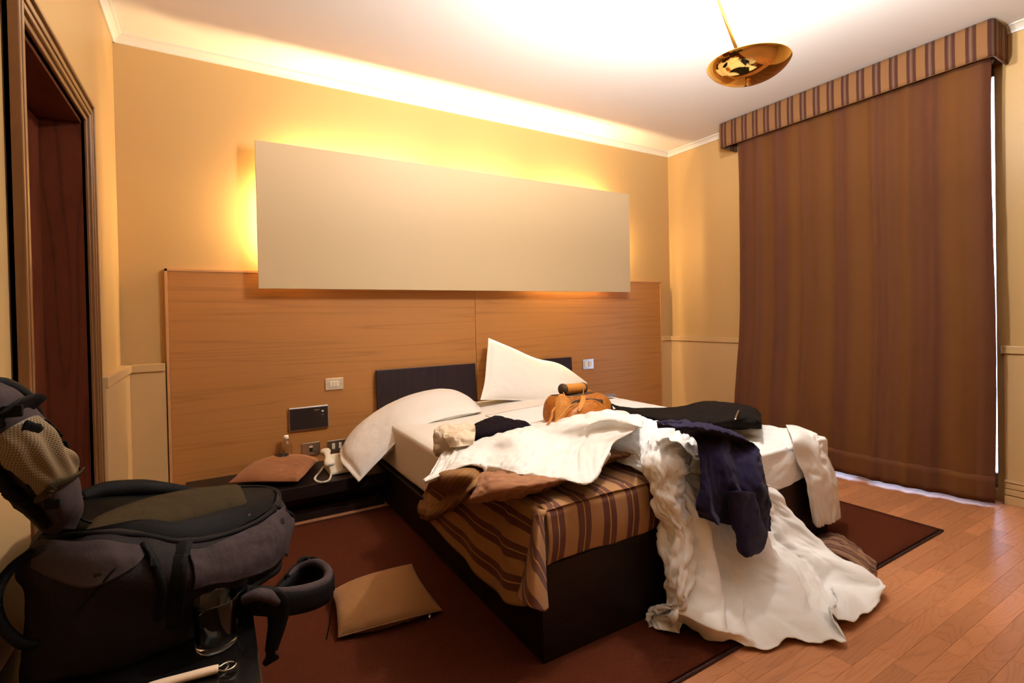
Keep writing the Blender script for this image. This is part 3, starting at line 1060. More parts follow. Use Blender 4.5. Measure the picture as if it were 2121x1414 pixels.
# ================================================================== BED
BX0, BX1, BY = 1.352, 3.105, -2.258
bed = thing('double_bed', (2.23, -1.13, 0.0), 'wide double bed with black wooden frame and cream sheeted mattress', 'bed')
box('foot_board', (BX0, BY, RT + 0.001), (BX1, BY + 0.028, 0.336), 'wenge', bed, bevel=0.003)
box('side_rail', (BX0, BY + 0.03, RT + 0.001), (BX0 + 0.025, -0.05, 0.235), 'wenge', bed, bevel=0.003)
box('side_rail', (BX1 - 0.025, BY + 0.03, RT + 0.001), (BX1, -0.05, 0.235), 'wenge', bed, bevel=0.003)
boxes('slatted_base', [((BX0 + 0.026, BY + 0.03, 0.20), (BX1 - 0.026, -0.08, 0.236)), ((BX0 + 0.2, BY + 0.3, RT + 0.001), (BX0 + 0.25, -0.3, 0.20)), ((BX1 - 0.25, BY + 0.3, RT + 0.001), (BX1 - 0.2, -0.3, 0.20))], 'wenge', bed)


def soft_box(name, lo, hi, r, mat, parent, nseg=26, amp=0.004, seed=1, **kw):
    """rounded box made of a dense shell, slightly uneven"""
    bm = bmesh.new()
    bmesh.ops.create_cube(bm, size=1.0)
    bmesh.ops.subdivide_edges(bm, edges=bm.edges[:], cuts=nseg, use_grid_fill=True)
    lo, hi = np.array(lo), np.array(hi)
    V = np.array([v.co for v in bm.verts])
    c, hs = (lo + hi) / 2, (hi - lo) / 2
    Q = V * 2 * hs
    inn = np.clip(Q, -(hs - r), hs - r)
    d = Q - inn
    l = np.linalg.norm(d, axis=1, keepdims=True) + 1e-9
    Q = inn + d / l * np.minimum(l, r)
    Q += c
    nn = nz(Q, 2.6, seed, 3)[:, None]
    dirn = Q - c
    dirn = dirn / hs
    dirn /= np.linalg.norm(dirn, axis=1, keepdims=True)
    Q = Q + dirn * nn * amp
    F = [[v.index for v in f.verts] for f in bm.faces]
    bm.free()
    return mk(name, Q, F, mat, parent, **kw)


MZ = 0.515
soft_box('mattress', (1.368, -2.235, 0.236), (3.092, -0.09, MZ), 0.035, 'mattress', bed, amp=0.006)


def headrest(x0, x1, z0, z1, yb):
    hr = thing('headrest', ((x0 + x1) / 2, yb, z0), *(('low dark wenge headrest board behind the flat left pillow', 'headrest') if x0 < 2 else ('low dark wenge headrest board partly hidden by the upright pillow', 'headrest')), 'headrest boards at the bed head')
    # back leans a little toward the wall at its top
    V = [(x0, yb, z0), (x1, yb, z0), (x1, yb + 0.026, z0), (x0, yb + 0.026, z0), (x0, yb + 0.02, z1), (x1, yb + 0.02, z1), (x1, yb + 0.044, z1), (x0, yb + 0.044, z1)]
    mk('board', V, BF, 'wenge_head', hr, smooth=False, bevel=0.003)
    for xa in (x0 + 0.2, x1 - 0.26):
        box('bracket', (xa, yb + 0.020, z0 + 0.05), (xa + 0.06, -0.034, z0 + 0.09), 'wenge', hr)


headrest(1.420, 2.195, 0.46, 0.803, -0.088)
headrest(2.335, 3.135, 0.46, 0.795, -0.088)

# ---------------------------------------------------------------- wrinkled sheet over the right half and foot of the mattress
def bed_coll(zt=MZ + 0.004, x0=1.362, x1=3.098, y0=-2.268, zf=0.34):
    def f(Pn):
        x, y_, z = Pn[..., 0], Pn[..., 1], Pn[..., 2]
        inside = (x > x0) & (x < x1) & (y_ > y0) & (z < zt) & (z > 0.0)
        dt = zt - z; dl = x - x0; dr = x1 - x; df = y_ - y0
        m = np.minimum(np.minimum(dt, df), np.minimum(dl, dr))
        a = inside & (m == dt)
        Pn[..., 2] = np.where(a, zt, z)
        a = inside & (m == df) & ~a
        Pn[..., 1] = np.where(a, y0, y_)
        b2 = inside & (m == dl)
        Pn[..., 0] = np.where(b2, x0, x)
        b3 = inside & (m == dr) & ~b2
        Pn[..., 0] = np.where(b3, x1, Pn[..., 0])
        Pn[..., 2] = np.maximum(Pn[..., 2], 0.012)
        return Pn
    return f


zt = MZ + 0.008
rows = [
    [(1.95, -0.70, zt), (2.3, -0.66, zt + 0.005), (2.7, -0.62, zt + 0.006), (3.0, -0.60, zt + 0.004), (3.08, -0.60, zt - 0.02), (3.105, -0.60, 0.42)],
    [(1.95, -1.30, zt), (2.3, -1.30, zt + 0.006), (2.7, -1.30, zt + 0.008), (3.0, -1.30, zt + 0.006), (3.09, -1.30, zt - 0.02), (3.112, -1.30, 0.42)],
    [(1.95, -1.90, zt), (2.3, -1.90, zt + 0.006), (2.7, -1.90, zt + 0.012), (3.0, -1.90, zt + 0.012), (3.09, -1.90, zt - 0.012), (3.115, -1.90, 0.40)],
    [(1.95, -2.19, zt), (2.3, -2.19, zt + 0.006), (2.7, -2.20, zt + 0.014), (2.98, -2.19, zt + 0.014), (3.09, -2.17, zt - 0.012), (3.118, -2.14, 0.41)],
    [(1.95, -2.262, zt - 0.03), (2.3, -2.264, zt - 0.03), (2.7, -2.268, zt - 0.028), (2.97, -2.268, zt - 0.022), (3.08, -2.255, zt - 0.03), (3.118, -2.20, 0.41)],
    [(1.95, -2.268, 0.41), (2.3, -2.270, 0.41), (2.7, -2.274, 0.41), (2.96, -2.275, 0.42), (3.05, -2.268, 0.42), (3.11, -2.23, 0.40)],
    [(1.95, -2.268, 0.345), (2.3, -2.270, 0.342), (2.7, -2.272, 0.342), (2.94, -2.272, 0.365), (3.02, -2.270, 0.38), (3.09, -2.25, 0.38)],
]
G = cgrid(rows, 84, 100)
G = relax(G, 1.010, 30, 0.08, coll=bed_coll(), jit=0.002, seed=4, bend=0.25)
G = folds(G, 0.010, 0.11, 0.5, 3, 3.0, coll=None)
G = folds(G, 0.007, 0.06, -0.6, 5, 4.0, coll=bed_coll(MZ + 0.004))
fit = thing('rumpled_undersheet', (2.55, -1.5, MZ), 'rumpled white undersheet covering the right half and foot of the mattress', 'bed sheet')
gobj('cloth', G, 'sheet', fit, 0.0025)
# its loose corner hanging off the right foot corner
rows = [
    [(3.087, -2.052, 0.545), (3.087, -2.111, 0.550), (3.043, -2.192, 0.550), (3.036, -2.240, 0.540), (3.154, -2.200, 0.491)],
    [(2.773, -2.270, 0.566), (2.819, -2.285, 0.563), (2.910, -2.285, 0.526), (3.023, -2.270, 0.482), (3.171, -2.220, 0.424)],
    [(2.776, -2.290, 0.467), (2.847, -2.300, 0.446), (2.925, -2.310, 0.435), (3.049, -2.290, 0.398), (3.196, -2.240, 0.335)],
    [(2.829, -2.300, 0.368), (2.876, -2.315, 0.352), (2.959, -2.320, 0.331), (3.057, -2.310, 0.293), (3.206, -2.260, 0.225)],
    [(2.863, -2.300, 0.246), (2.890, -2.315, 0.240), (2.965, -2.320, 0.219), (3.068, -2.310, 0.182), (3.202, -2.270, 0.128)],
    [(2.890, -2.300, 0.142), (2.904, -2.315, 0.125), (2.972, -2.320, 0.121), (3.062, -2.310, 0.111), (3.197, -2.270, 0.086)],
]
G = cgrid(rows, 40, 52)
G = crumple(G, 1.03, 50, 0.06, jit=0.008, seed=9)
G = folds(G, 0.010, 0.05, 0.15, 7, 5.0)
gobj('hanging_corner', G, 'sheet', fit, 0.0025)

# ================================================================== STRIPED BEDSPREAD
bs = thing('bedspread', (1.7, -1.9, 0.3), 'brown striped bedspread covering the left foot corner of the bed', 'bedspread')
# left flap + top, rows run along the bed toward the foot
def brow(y, hem, out, topz=MZ + 0.012, xr=2.25, wave=0.0, lift=0.0):
    return [(1.340 - out, y - wave, hem), (1.345 - out * 0.9, y - wave * 0.6, (hem + 0.45) / 2 + 0.02), (1.352 - out * 0.35, y, 0.445), (1.366, y, topz - 0.012), (1.41, y, topz + 0.001),
            (1.62, y, topz + 0.004 + lift), (1.95, y, topz + 0.006 + lift), (xr, y, topz + 0.006)]


rows = [[(1.330, -1.24, 0.17), (1.336, -1.28, 0.31), (1.350, -1.36, 0.44), (1.366, -1.46, 0.513), (1.41, -1.50, MZ + 0.013), (1.62, -1.52, MZ + 0.016), (1.95, -1.52, MZ + 0.018), (2.25, -1.52, MZ + 0.018)], brow(-1.55, 0.150, 0.014), brow(-1.68, 0.140, 0.006), brow(-1.82, 0.135, 0.018), brow(-1.96, 0.128, 0.004, wave=0.0),
        brow(-2.06, 0.150, 0.030, wave=0.02), brow(-2.15, 0.165, 0.014, wave=0.0), brow(-2.215, 0.185, 0.006, wave=-0.02), brow(-2.262, 0.215, 0.0, topz=MZ + 0.004, wave=-0.02)]
G = cgrid(rows, 110, 96)
uvb = guv(G)
G = relax(G, 1.012, 30, 0.08, coll=bed_coll(MZ + 0.006, x0=1.345), jit=0.003, seed=2, bend=0.4)
G = folds(G, 0.006, 0.12, 0.4, 6, 4.0)
G = rough_up(G, 0.004, 5.0, 3)
gobj('cover', G, 'spread', bs, 0.003, uv=uvb)
edge_u = uvb.reshape(96, 110, 2)[0, :, 0]
# front fall tucked behind the foot board
xs0, xs1 = 1.366, 2.25
nf = 90
xx = np.linspace(xs0, xs1, nf)
vv = np.linspace(0, 1, 30)
G = np.empty((30, nf, 3))
for i, v in enumerate(vv):
    if v < 0.25:
        t = v / 0.25
        yy_ = -2.225 - 0.040 * math.sin(t * math.pi / 2)
        z_ = MZ + 0.014 - 0.034 * (1 - math.cos(t * math.pi / 2))
    else:
        t = (v - 0.25) / 0.75
        yy_ = -2.265 - 0.006 * math.sin(t * math.pi) + 0.002 * t
        z_ = MZ - 0.020 - t * (MZ - 0.020 - 0.340)
    G[i, :, 0] = xx + 0.006 * math.sin(v * 3)
    G[i, :, 1] = yy_ + 0.005 * np.sin(xx * 17 + 1.0) * v + 0.003 * np.sin(xx * 41) * v
    G[i, :, 2] = z_ + 0.006 * np.sin(xx * 5.0) * v * 0.6
G = rough_up(G, 0.003, 8.0, 6)
uvf = np.stack([np.tile(np.interp(xx, G[0, :, 0], edge_u[0] + (xx - xs0)) + np.interp(0, [0, 1], [0, 0]), (30, 1)), np.repeat(vv[:, None] * 0.22 + 1.05, nf, 1)], 2).reshape(-1, 2)
# stripe phase continues from the top cover
ph = np.interp(xs0, cgrid(rows, 110, 96)[40, :, 0][25:], edge_u[25:])
uvf[:, 0] += ph - uvf[0, 0]
gobj('front_fall', G, 'spread', bs, 0.003, uv=uvf)
# loose corner fold hanging off the foot corner
rows = [
    [(1.348, -2.215, 0.494), (1.335, -2.250, 0.514), (1.336, -2.272, 0.523), (1.339, -2.282, 0.519), (1.349, -2.280, 0.506)],
    [(1.346, -2.200, 0.417), (1.315, -2.270, 0.450), (1.309, -2.305, 0.462), (1.327, -2.300, 0.454), (1.349, -2.284, 0.443)],
    [(1.334, -2.190, 0.333), (1.294, -2.280, 0.378), (1.287, -2.325, 0.393), (1.319, -2.310, 0.377), (1.348, -2.288, 0.363)],
    [(1.320, -2.180, 0.263), (1.272, -2.290, 0.314), (1.269, -2.340, 0.330), (1.309, -2.325, 0.306), (1.349, -2.290, 0.287)],
    [(1.307, -2.170, 0.217), (1.258, -2.290, 0.263), (1.261, -2.345, 0.272), (1.308, -2.330, 0.239), (1.353, -2.292, 0.218)],
]
G = cgrid(rows, 30, 44)
uvk = guv(G)
uvk = np.stack([0.8 * (uvk[:, 1] - 0.8 * uvk[:, 0]) + 0.06, uvk[:, 0]], 1)
gobj('corner_fold', G, 'spread', bs, 0.003, uv=uvk)
# folded-back lengths that show the plainer reverse
rows = [
    [(1.308, -1.744, 0.560), (1.330, -1.822, 0.575), (1.357, -1.844, 0.560)],
    [(1.171, -1.806, 0.555), (1.160, -2.017, 0.600), (1.260, -1.993, 0.575)],
    [(1.350, -1.196, 0.291), (1.320, -1.539, 0.372), (1.190, -2.041, 0.550)],
    [(1.340, -1.118, 0.182), (1.300, -1.439, 0.264), (1.340, -1.543, 0.297)],
    [(1.350, -1.115, 0.123), (1.330, -1.281, 0.168), (1.350, -1.339, 0.178)],
]
G = folds(crumple(cgrid(rows, 34, 43), 1.05, 40, 0.08, jit=0.008, seed=12), 0.005, 0.06, 0.3, 4, 4.0)
gobj('folded_back_end', G, 'spread_under', bs, 0.004)
rows = [
    [(1.314, -1.852, 0.560), (1.370, -1.929, 0.575), (1.434, -2.039, 0.580), (1.506, -2.093, 0.570), (1.572, -2.101, 0.560)],
    [(1.221, -2.031, 0.570), (1.238, -2.148, 0.620), (1.322, -2.206, 0.615), (1.426, -2.211, 0.600), (1.521, -2.164, 0.575)],
    [(1.171, -2.108, 0.560), (1.200, -2.210, 0.600), (1.296, -2.233, 0.600), (1.395, -2.226, 0.590), (1.514, -2.180, 0.570)],
    [(1.180, -2.069, 0.530), (1.233, -2.128, 0.540), (1.308, -2.146, 0.540), (1.422, -2.139, 0.535), (1.548, -2.095, 0.530)],
]
G = folds(crumple(cgrid(rows, 67, 40), 1.06, 50, 0.06, jit=0.012, seed=13, bend=0.25), 0.010, 0.06, 1.2, 4, 4.0)
gobj('folded_edge', G, 'spread_back', bs, 0.004, uv=guv(G)[:, ::-1])
rows = [
    [(1.713, -2.019, 0.600), (1.768, -2.060, 0.620), (1.838, -2.083, 0.610), (1.878, -2.138, 0.600)],
    [(1.693, -2.065, 0.575), (1.717, -2.135, 0.610), (1.807, -2.131, 0.600), (1.895, -2.106, 0.580)],
    [(1.693, -2.094, 0.540), (1.763, -2.093, 0.560), (1.861, -2.055, 0.560), (1.942, -2.034, 0.550)],
]
G = folds(crumple(cgrid(rows, 40, 28), 1.08, 50, 0.06, jit=0.012, seed=14, bend=0.25), 0.008, 0.05, 1.2, 4, 4.0)
gobj('folded_edge', G, 'spread_back', bs, 0.004, uv=guv(G)[:, ::-1])

# striped cloth end bunched on the rug at the right of the bed
rows = [
    [(3.017, -2.243, 0.030), (3.056, -2.298, 0.050), (3.066, -2.346, 0.050), (3.041, -2.417, 0.040), (2.995, -2.490, 0.030), (2.994, -2.526, 0.016)],
    [(2.879, -2.323, 0.060), (2.875, -2.400, 0.085), (2.872, -2.469, 0.085), (2.892, -2.513, 0.060), (2.896, -2.546, 0.040), (2.932, -2.553, 0.018)],
    [(2.826, -2.358, 0.050), (2.808, -2.443, 0.070), (2.809, -2.507, 0.065), (2.809, -2.553, 0.050), (2.804, -2.582, 0.030), (2.821, -2.594, 0.014)],
    [(2.856, -2.353, 0.013), (2.857, -2.421, 0.013), (2.842, -2.486, 0.013), (2.806, -2.543, 0.013), (2.773, -2.588, 0.013), (2.760, -2.616, 0.013)],
]
G = cgrid(rows, 60, 44)
uvq = guv(G)[:, ::-1]
def floor_coll(z0):
    def f(Pn):
        Pn[..., 2] = np.maximum(Pn[..., 2], z0)
        return Pn
    return f
G = crumple(G, 1.06, 60, 0.06, coll=floor_coll(0.013), jit=0.010, seed=17, bend=0.25)
G = folds(G, 0.012, 0.06, 1.2, 3, 4.0, coll=floor_coll(0.013))
o = gobj('blanket', G, 'spread_dark', None, 0.003, uv=uvq)
setp(o, 'brown striped blanket end bunched on the floor under the fallen white sheet', 'blanket')

# ================================================================== LARGE WHITE SHEET
ws = thing('white_sheet', (1.9, -2.0, 0.0), 'large crumpled white sheet thrown over the bed and trailing down to the floor', 'bed sheet')
# tongue lying across the bed, left tip to the mound
rows = [
    [(1.132, -1.801, 0.548), (1.415, -1.353, 0.535), (1.640, -1.274, 0.535), (1.896, -1.179, 0.535), (2.116, -1.131, 0.535), (2.418, -1.042, 0.535), (2.645, -1.061, 0.540), (2.725, -1.250, 0.540)],
    [(1.114, -1.829, 0.555), (1.339, -1.618, 0.575), (1.485, -1.619, 0.600), (1.605, -1.674, 0.635), (1.823, -1.559, 0.600), (1.894, -1.727, 0.660), (1.894, -1.983, 0.730), (1.910, -2.163, 0.735)],
    [(1.108, -1.845, 0.555), (1.297, -1.741, 0.585), (1.449, -1.743, 0.585), (1.530, -1.841, 0.620), (1.704, -1.769, 0.600), (1.804, -1.859, 0.625), (1.841, -1.990, 0.680), (1.811, -2.211, 0.720)],
    [(1.108, -1.844, 0.553), (1.254, -1.881, 0.600), (1.342, -1.935, 0.600), (1.411, -2.015, 0.620), (1.546, -1.985, 0.600), (1.652, -2.019, 0.600), (1.728, -2.032, 0.630), (1.760, -2.157, 0.670)],
    [(1.109, -1.847, 0.550), (1.278, -1.841, 0.575), (1.309, -1.967, 0.595), (1.369, -2.072, 0.600), (1.431, -2.143, 0.600), (1.486, -2.208, 0.600), (1.547, -2.277, 0.600), (1.716, -2.185, 0.640)],
    [(1.112, -1.844, 0.545), (1.298, -1.802, 0.556), (1.325, -1.927, 0.575), (1.373, -2.057, 0.585), (1.430, -2.138, 0.585), (1.490, -2.193, 0.585), (1.548, -2.266, 0.580), (1.769, -2.111, 0.600)],
]
G = cgrid(rows, 130, 64)
G = crumple(G, 1.03, 50, 0.07, jit=0.012, seed=21, bend=0.3)
G = folds(G, 0.026, 0.20, 0.5, 2, 2.5, sharp=1.0)
G = folds(G, 0.006, 0.07, 0.3, 8, 3.0)
gobj('tongue', G, 'duvet', ws, 0.003)
# mound in the middle of the bed, then the fall over the foot board that spreads on the floor
rows = [
    [(2.171, -1.323, 0.560), (2.138, -1.600, 0.638), (2.245, -1.720, 0.634), (2.343, -1.840, 0.603), (2.420, -1.940, 0.562), (2.535, -2.020, 0.545)],
    [(1.980, -1.620, 0.612), (2.058, -1.780, 0.676), (2.153, -1.900, 0.674), (2.248, -2.000, 0.634), (2.306, -2.100, 0.591), (2.439, -2.160, 0.548)],
    [(1.901, -1.760, 0.578), (1.947, -1.920, 0.634), (2.004, -2.060, 0.644), (2.094, -2.140, 0.628), (2.173, -2.230, 0.593), (2.397, -2.240, 0.529)],
    [(1.835, -1.900, 0.575), (1.863, -2.040, 0.617), (1.920, -2.150, 0.619), (2.011, -2.220, 0.597), (2.134, -2.285, 0.562), (2.431, -2.275, 0.482)],
    [(1.858, -2.020, 0.561), (1.873, -2.120, 0.561), (1.922, -2.200, 0.558), (1.990, -2.275, 0.552), (2.165, -2.295, 0.500), (2.509, -2.280, 0.422)],
    [(1.862, -2.220, 0.536), (1.885, -2.280, 0.538), (1.963, -2.310, 0.522), (2.101, -2.310, 0.487), (2.327, -2.300, 0.424), (2.612, -2.285, 0.350)],
    [(1.856, -2.300, 0.422), (1.926, -2.340, 0.419), (2.088, -2.330, 0.380), (2.268, -2.330, 0.350), (2.480, -2.320, 0.312), (2.681, -2.310, 0.230)],
    [(1.857, -2.320, 0.284), (1.927, -2.370, 0.267), (2.104, -2.360, 0.235), (2.302, -2.370, 0.207), (2.540, -2.380, 0.171), (2.762, -2.410, 0.098)],
    [(1.856, -2.340, 0.175), (1.891, -2.420, 0.174), (2.079, -2.420, 0.127), (2.323, -2.450, 0.106), (2.582, -2.480, 0.095), (2.743, -2.557, 0.070)],
    [(1.807, -2.360, 0.099), (1.818, -2.480, 0.107), (1.983, -2.520, 0.072), (2.238, -2.560, 0.043), (2.537, -2.570, 0.018), (2.735, -2.624, 0.040)],
    [(1.797, -2.299, 0.022), (1.856, -2.415, 0.018), (1.996, -2.585, 0.016), (2.204, -2.684, 0.020), (2.330, -2.741, 0.020), (2.664, -2.675, 0.018)],
]
G = cgrid(rows, 115, 172)
v = np.linspace(-0.66, 1, 172)[:, None]; u = np.linspace(0, 1, 115)[None]
fold = (0.038 * np.sin(u * 19 + 1.5 * np.sin(v * 3) + 0.7) + 0.014 * np.sin(u * 37 + 2 + v * 2)) * smoothstep(v, 0.12, 0.45) * (1 - 0.65 * smoothstep(v, 0.85, 1.0))
G[..., 1] -= fold
G[..., 2] += np.abs(fold) * 0.8 * smoothstep(v, 0.8, 0.95)
# the hem is lifted into a pleat near its right end
dent = np.exp(-((u - 0.80) / 0.03) ** 2) * smoothstep(v, 0.86, 1.0)
G[..., 2] += 0.055 * dent
G[..., 1] += 0.07 * dent
def fall_coll(Pn):
    Pn = bed_coll(MZ + 0.02, y0=-2.285)(Pn)
    Pn[..., 2] = np.maximum(Pn[..., 2], 0.014)
    return Pn
G = crumple(G, 1.045, 70, 0.045, coll=fall_coll, jit=0.012, seed=23, bend=0.3)
dn_ = smoothstep(v, 0.0, 0.3) * np.ones_like(u)
G = folds(G, 0.032, 0.16, 0.12, 5, 6.0, mask=dn_, sharp=1.8)
G = folds(G, 0.011, 0.07, -0.35, 9, 4.0, mask=dn_ * 0.8)
G = folds(G, 0.022, 0.13, 1.0, 12, 3.0, mask=1 - dn_)
G = folds(G, 0.009, 0.06, 0.2, 15, 4.0, mask=1 - dn_ * 0.6, coll=floor_coll(0.014))
gobj('fall', G, 'sheet', ws, 0.0025)
# twisted bunch down the left side of the fall
rows = [
    [(1.878, -2.180, 0.638), (1.957, -2.200, 0.669), (2.018, -2.240, 0.649), (2.072, -2.270, 0.588)],
    [(1.801, -2.270, 0.596), (1.820, -2.330, 0.634), (1.893, -2.350, 0.618), (1.989, -2.330, 0.560)],
    [(1.826, -2.280, 0.513), (1.802, -2.345, 0.532), (1.862, -2.365, 0.538), (1.955, -2.340, 0.523)],
    [(1.827, -2.290, 0.452), (1.819, -2.340, 0.443), (1.856, -2.380, 0.447), (1.940, -2.360, 0.440)],
    [(1.875, -2.300, 0.344), (1.856, -2.360, 0.353), (1.893, -2.390, 0.345), (1.985, -2.360, 0.321)],
    [(1.855, -2.320, 0.212), (1.827, -2.390, 0.232), (1.855, -2.420, 0.237), (1.952, -2.390, 0.205)],
    [(1.837, -2.340, 0.119), (1.816, -2.400, 0.136), (1.818, -2.440, 0.154), (1.866, -2.430, 0.143)],
    [(1.802, -2.290, 0.025), (1.816, -2.296, 0.050), (1.839, -2.353, 0.080), (1.859, -2.395, 0.050)],
    [(1.796, -2.305, 0.018), (1.795, -2.335, 0.020), (1.812, -2.376, 0.030), (1.847, -2.396, 0.020)],
]
G = cgrid(rows, 52, 121)
G = crumple(G, 1.08, 60, 0.05, coll=floor_coll(0.014), jit=0.012, seed=24, bend=0.25, step=3)
G = folds(G, 0.018, 0.07, 0.25, 3, 3.5)
G = folds(G, 0.008, 0.04, -0.5, 6, 3.0, coll=floor_coll(0.014))
gobj('bunched_edge', G, 'sheet', ws, 0.0025)

# ================================================================== NAVY SHIRT OVER THE SHEET
nsh = thing('navy_shirt', (2.2, -2.3, 0.3), 'dark navy shirt hanging over the white sheet at the bed foot', 'shirt')
rows = [
    [(1.934, -2.223, 0.740), (2.041, -2.221, 0.730), (2.185, -2.198, 0.700), (2.336, -2.177, 0.660), (2.479, -2.158, 0.620)],
    [(1.820, -2.419, 0.765), (1.914, -2.423, 0.755), (2.057, -2.394, 0.720), (2.198, -2.364, 0.680), (2.302, -2.355, 0.640)],
    [(2.062, -2.280, 0.670), (2.106, -2.310, 0.679), (2.211, -2.320, 0.650), (2.322, -2.330, 0.612), (2.460, -2.310, 0.566)],
    [(1.983, -2.370, 0.625), (2.033, -2.400, 0.624), (2.145, -2.390, 0.585), (2.251, -2.400, 0.560), (2.398, -2.370, 0.517)],
    [(1.944, -2.410, 0.544), (1.993, -2.440, 0.525), (2.131, -2.420, 0.492), (2.206, -2.440, 0.474), (2.376, -2.400, 0.429)],
    [(1.912, -2.430, 0.477), (1.984, -2.450, 0.438), (2.170, -2.390, 0.372), (2.234, -2.430, 0.371), (2.418, -2.380, 0.323)],
    [(1.937, -2.430, 0.424), (1.993, -2.450, 0.397), (2.169, -2.390, 0.328), (2.223, -2.440, 0.301), (2.386, -2.400, 0.267)],
]
G = cgrid(rows, 70, 91)
v = np.linspace(0, 1, 91)[:, None]; u = np.linspace(0, 1, 70)[None]
G[..., 1] -= 0.016 * np.sin(u * 15 + 1.3 * np.sin(v * 4)) * smoothstep(v, 0.15, 0.4)
G = crumple(G, 1.06, 60, 0.05, jit=0.012, seed=31, bend=0.3)
G = folds(G, 0.016, 0.08, 0.15, 4, 4.0)
G = folds(G, 0.007, 0.045, -0.4, 7, 4.0)
gobj('body', G, 'navy', nsh, 0.003)
loft('sleeve', [
    [(2.048, -2.450, 0.499), (2.091, -2.470, 0.505), (2.192, -2.460, 0.473), (2.204, -2.420, 0.440), (2.130, -2.420, 0.455)],
    [(2.092, -2.430, 0.393), (2.102, -2.470, 0.404), (2.235, -2.460, 0.371), (2.292, -2.390, 0.325), (2.199, -2.390, 0.346)],
    [(2.105, -2.440, 0.320), (2.124, -2.480, 0.326), (2.280, -2.460, 0.303), (2.323, -2.400, 0.272), (2.229, -2.400, 0.285)],
    [(2.121, -2.440, 0.265), (2.142, -2.470, 0.253), (2.254, -2.460, 0.253), (2.291, -2.410, 0.225), (2.214, -2.410, 0.235)],
    [(2.170, -2.440, 0.237), (2.174, -2.460, 0.233), (2.237, -2.450, 0.223), (2.263, -2.420, 0.209), (2.220, -2.420, 0.220)],
], 'navy', nsh, n=30, m=50, noise_amp=0.010, ns=14.0, seed=5)
tube('collar', [(1.889, -2.267, 0.740), (1.911, -2.302, 0.745), (1.920, -2.359, 0.750)], 0.014, 'navy', nsh, n=10)

# ================================================================== BLACK TROUSERS
tr = thing('black_trousers', (3.0, -1.4, MZ), 'black trousers stretched flat across the right side of the bed', 'trousers')
rows = [
    [(2.634, -1.133, 0.577), (2.643, -1.250, 0.577), (2.702, -1.400, 0.577), (2.863, -1.484, 0.577), (3.170, -1.453, 0.582), (3.267, -1.599, 0.582), (3.214, -1.771, 0.582), (3.055, -1.926, 0.587)],
    [(2.530, -1.252, 0.617), (2.459, -1.460, 0.622), (2.532, -1.570, 0.627), (2.672, -1.691, 0.637), (2.807, -1.763, 0.662), (2.843, -1.908, 0.662), (2.870, -2.004, 0.652), (2.764, -2.118, 0.642)],
    [(2.403, -1.451, 0.627), (2.361, -1.633, 0.632), (2.368, -1.785, 0.642), (2.435, -1.899, 0.647), (2.537, -1.978, 0.652), (2.618, -2.070, 0.652), (2.672, -2.138, 0.642), (2.676, -2.178, 0.632)],
    [(2.456, -1.421, 0.597), (2.396, -1.651, 0.602), (2.362, -1.838, 0.612), (2.405, -1.954, 0.612), (2.498, -2.022, 0.607), (2.589, -2.090, 0.607), (2.681, -2.131, 0.602), (2.712, -2.154, 0.602)],
    [(2.510, -1.369, 0.577), (2.461, -1.596, 0.577), (2.452, -1.760, 0.577), (2.481, -1.895, 0.577), (2.572, -1.963, 0.577), (2.676, -2.027, 0.577), (2.761, -2.077, 0.577), (2.793, -2.101, 0.577)],
]
G = cgrid(rows, 110, 40)
G = folds(relax(G, 1.02, 40, 0.07, jit=0.006, seed=41, bend=0.3), 0.010, 0.10, 1.2, 4, 4.0)
gobj('legs', G, 'blackcloth', tr, 0.003)
rows = [
    [(2.473, -2.043, 0.642), (2.561, -2.058, 0.657), (2.676, -2.056, 0.667), (2.750, -2.080, 0.662), (2.676, -2.173, 0.652)],
    [(2.486, -2.045, 0.622), (2.517, -2.104, 0.642), (2.607, -2.118, 0.647), (2.672, -2.138, 0.642), (2.647, -2.197, 0.632)],
    [(2.573, -1.991, 0.582), (2.607, -2.044, 0.587), (2.666, -2.075, 0.587), (2.712, -2.110, 0.587), (2.755, -2.128, 0.587)],
]
gobj('waistband', relax(cgrid(rows, 40, 24), 1.02, 30, 0.1, jit=0.004, seed=42), 'blackcloth', tr, 0.004)
strap('zip', [(2.515, -2.153, 0.664), (2.585, -2.113, 0.672), (2.657, -2.070, 0.676)], 0.008, 0.003, 'steel', tr, side=(1, -0.5, 0))

# dark jumper bunched at the left of the sheet
dj = thing('dark_jumper', (1.7, -1.45, MZ), 'small black garment bunched on the mattress beside the ivory bundle', 'jumper')
rows = [
    [(1.699, -1.004, 0.530), (1.835, -0.889, 0.530), (1.978, -0.812, 0.530), (2.006, -0.947, 0.530), (2.036, -1.041, 0.530), (2.006, -1.186, 0.530)],
    [(1.599, -1.198, 0.570), (1.671, -1.216, 0.600), (1.753, -1.228, 0.610), (1.814, -1.279, 0.595), (1.896, -1.269, 0.575), (1.943, -1.284, 0.550)],
    [(1.501, -1.404, 0.580), (1.566, -1.422, 0.610), (1.650, -1.418, 0.610), (1.737, -1.412, 0.590), (1.811, -1.384, 0.570), (1.882, -1.356, 0.550)],
    [(1.512, -1.389, 0.535), (1.562, -1.427, 0.540), (1.643, -1.427, 0.540), (1.753, -1.383, 0.540), (1.811, -1.373, 0.535), (1.864, -1.345, 0.535)],
]
G = folds(crumple(cgrid(rows, 67, 43), 1.05, 50, 0.06, jit=0.010, seed=51), 0.010, 0.06, 0.8, 4, 3.0)
gobj('body', G, 'darkknit', dj, 0.004)
strap('waistband', [(1.546, -1.185, 0.580), (1.546, -1.270, 0.590), (1.562, -1.351, 0.600)], 0.03, 0.004, 'darkknit', dj, side=(0, -0.3, 1))

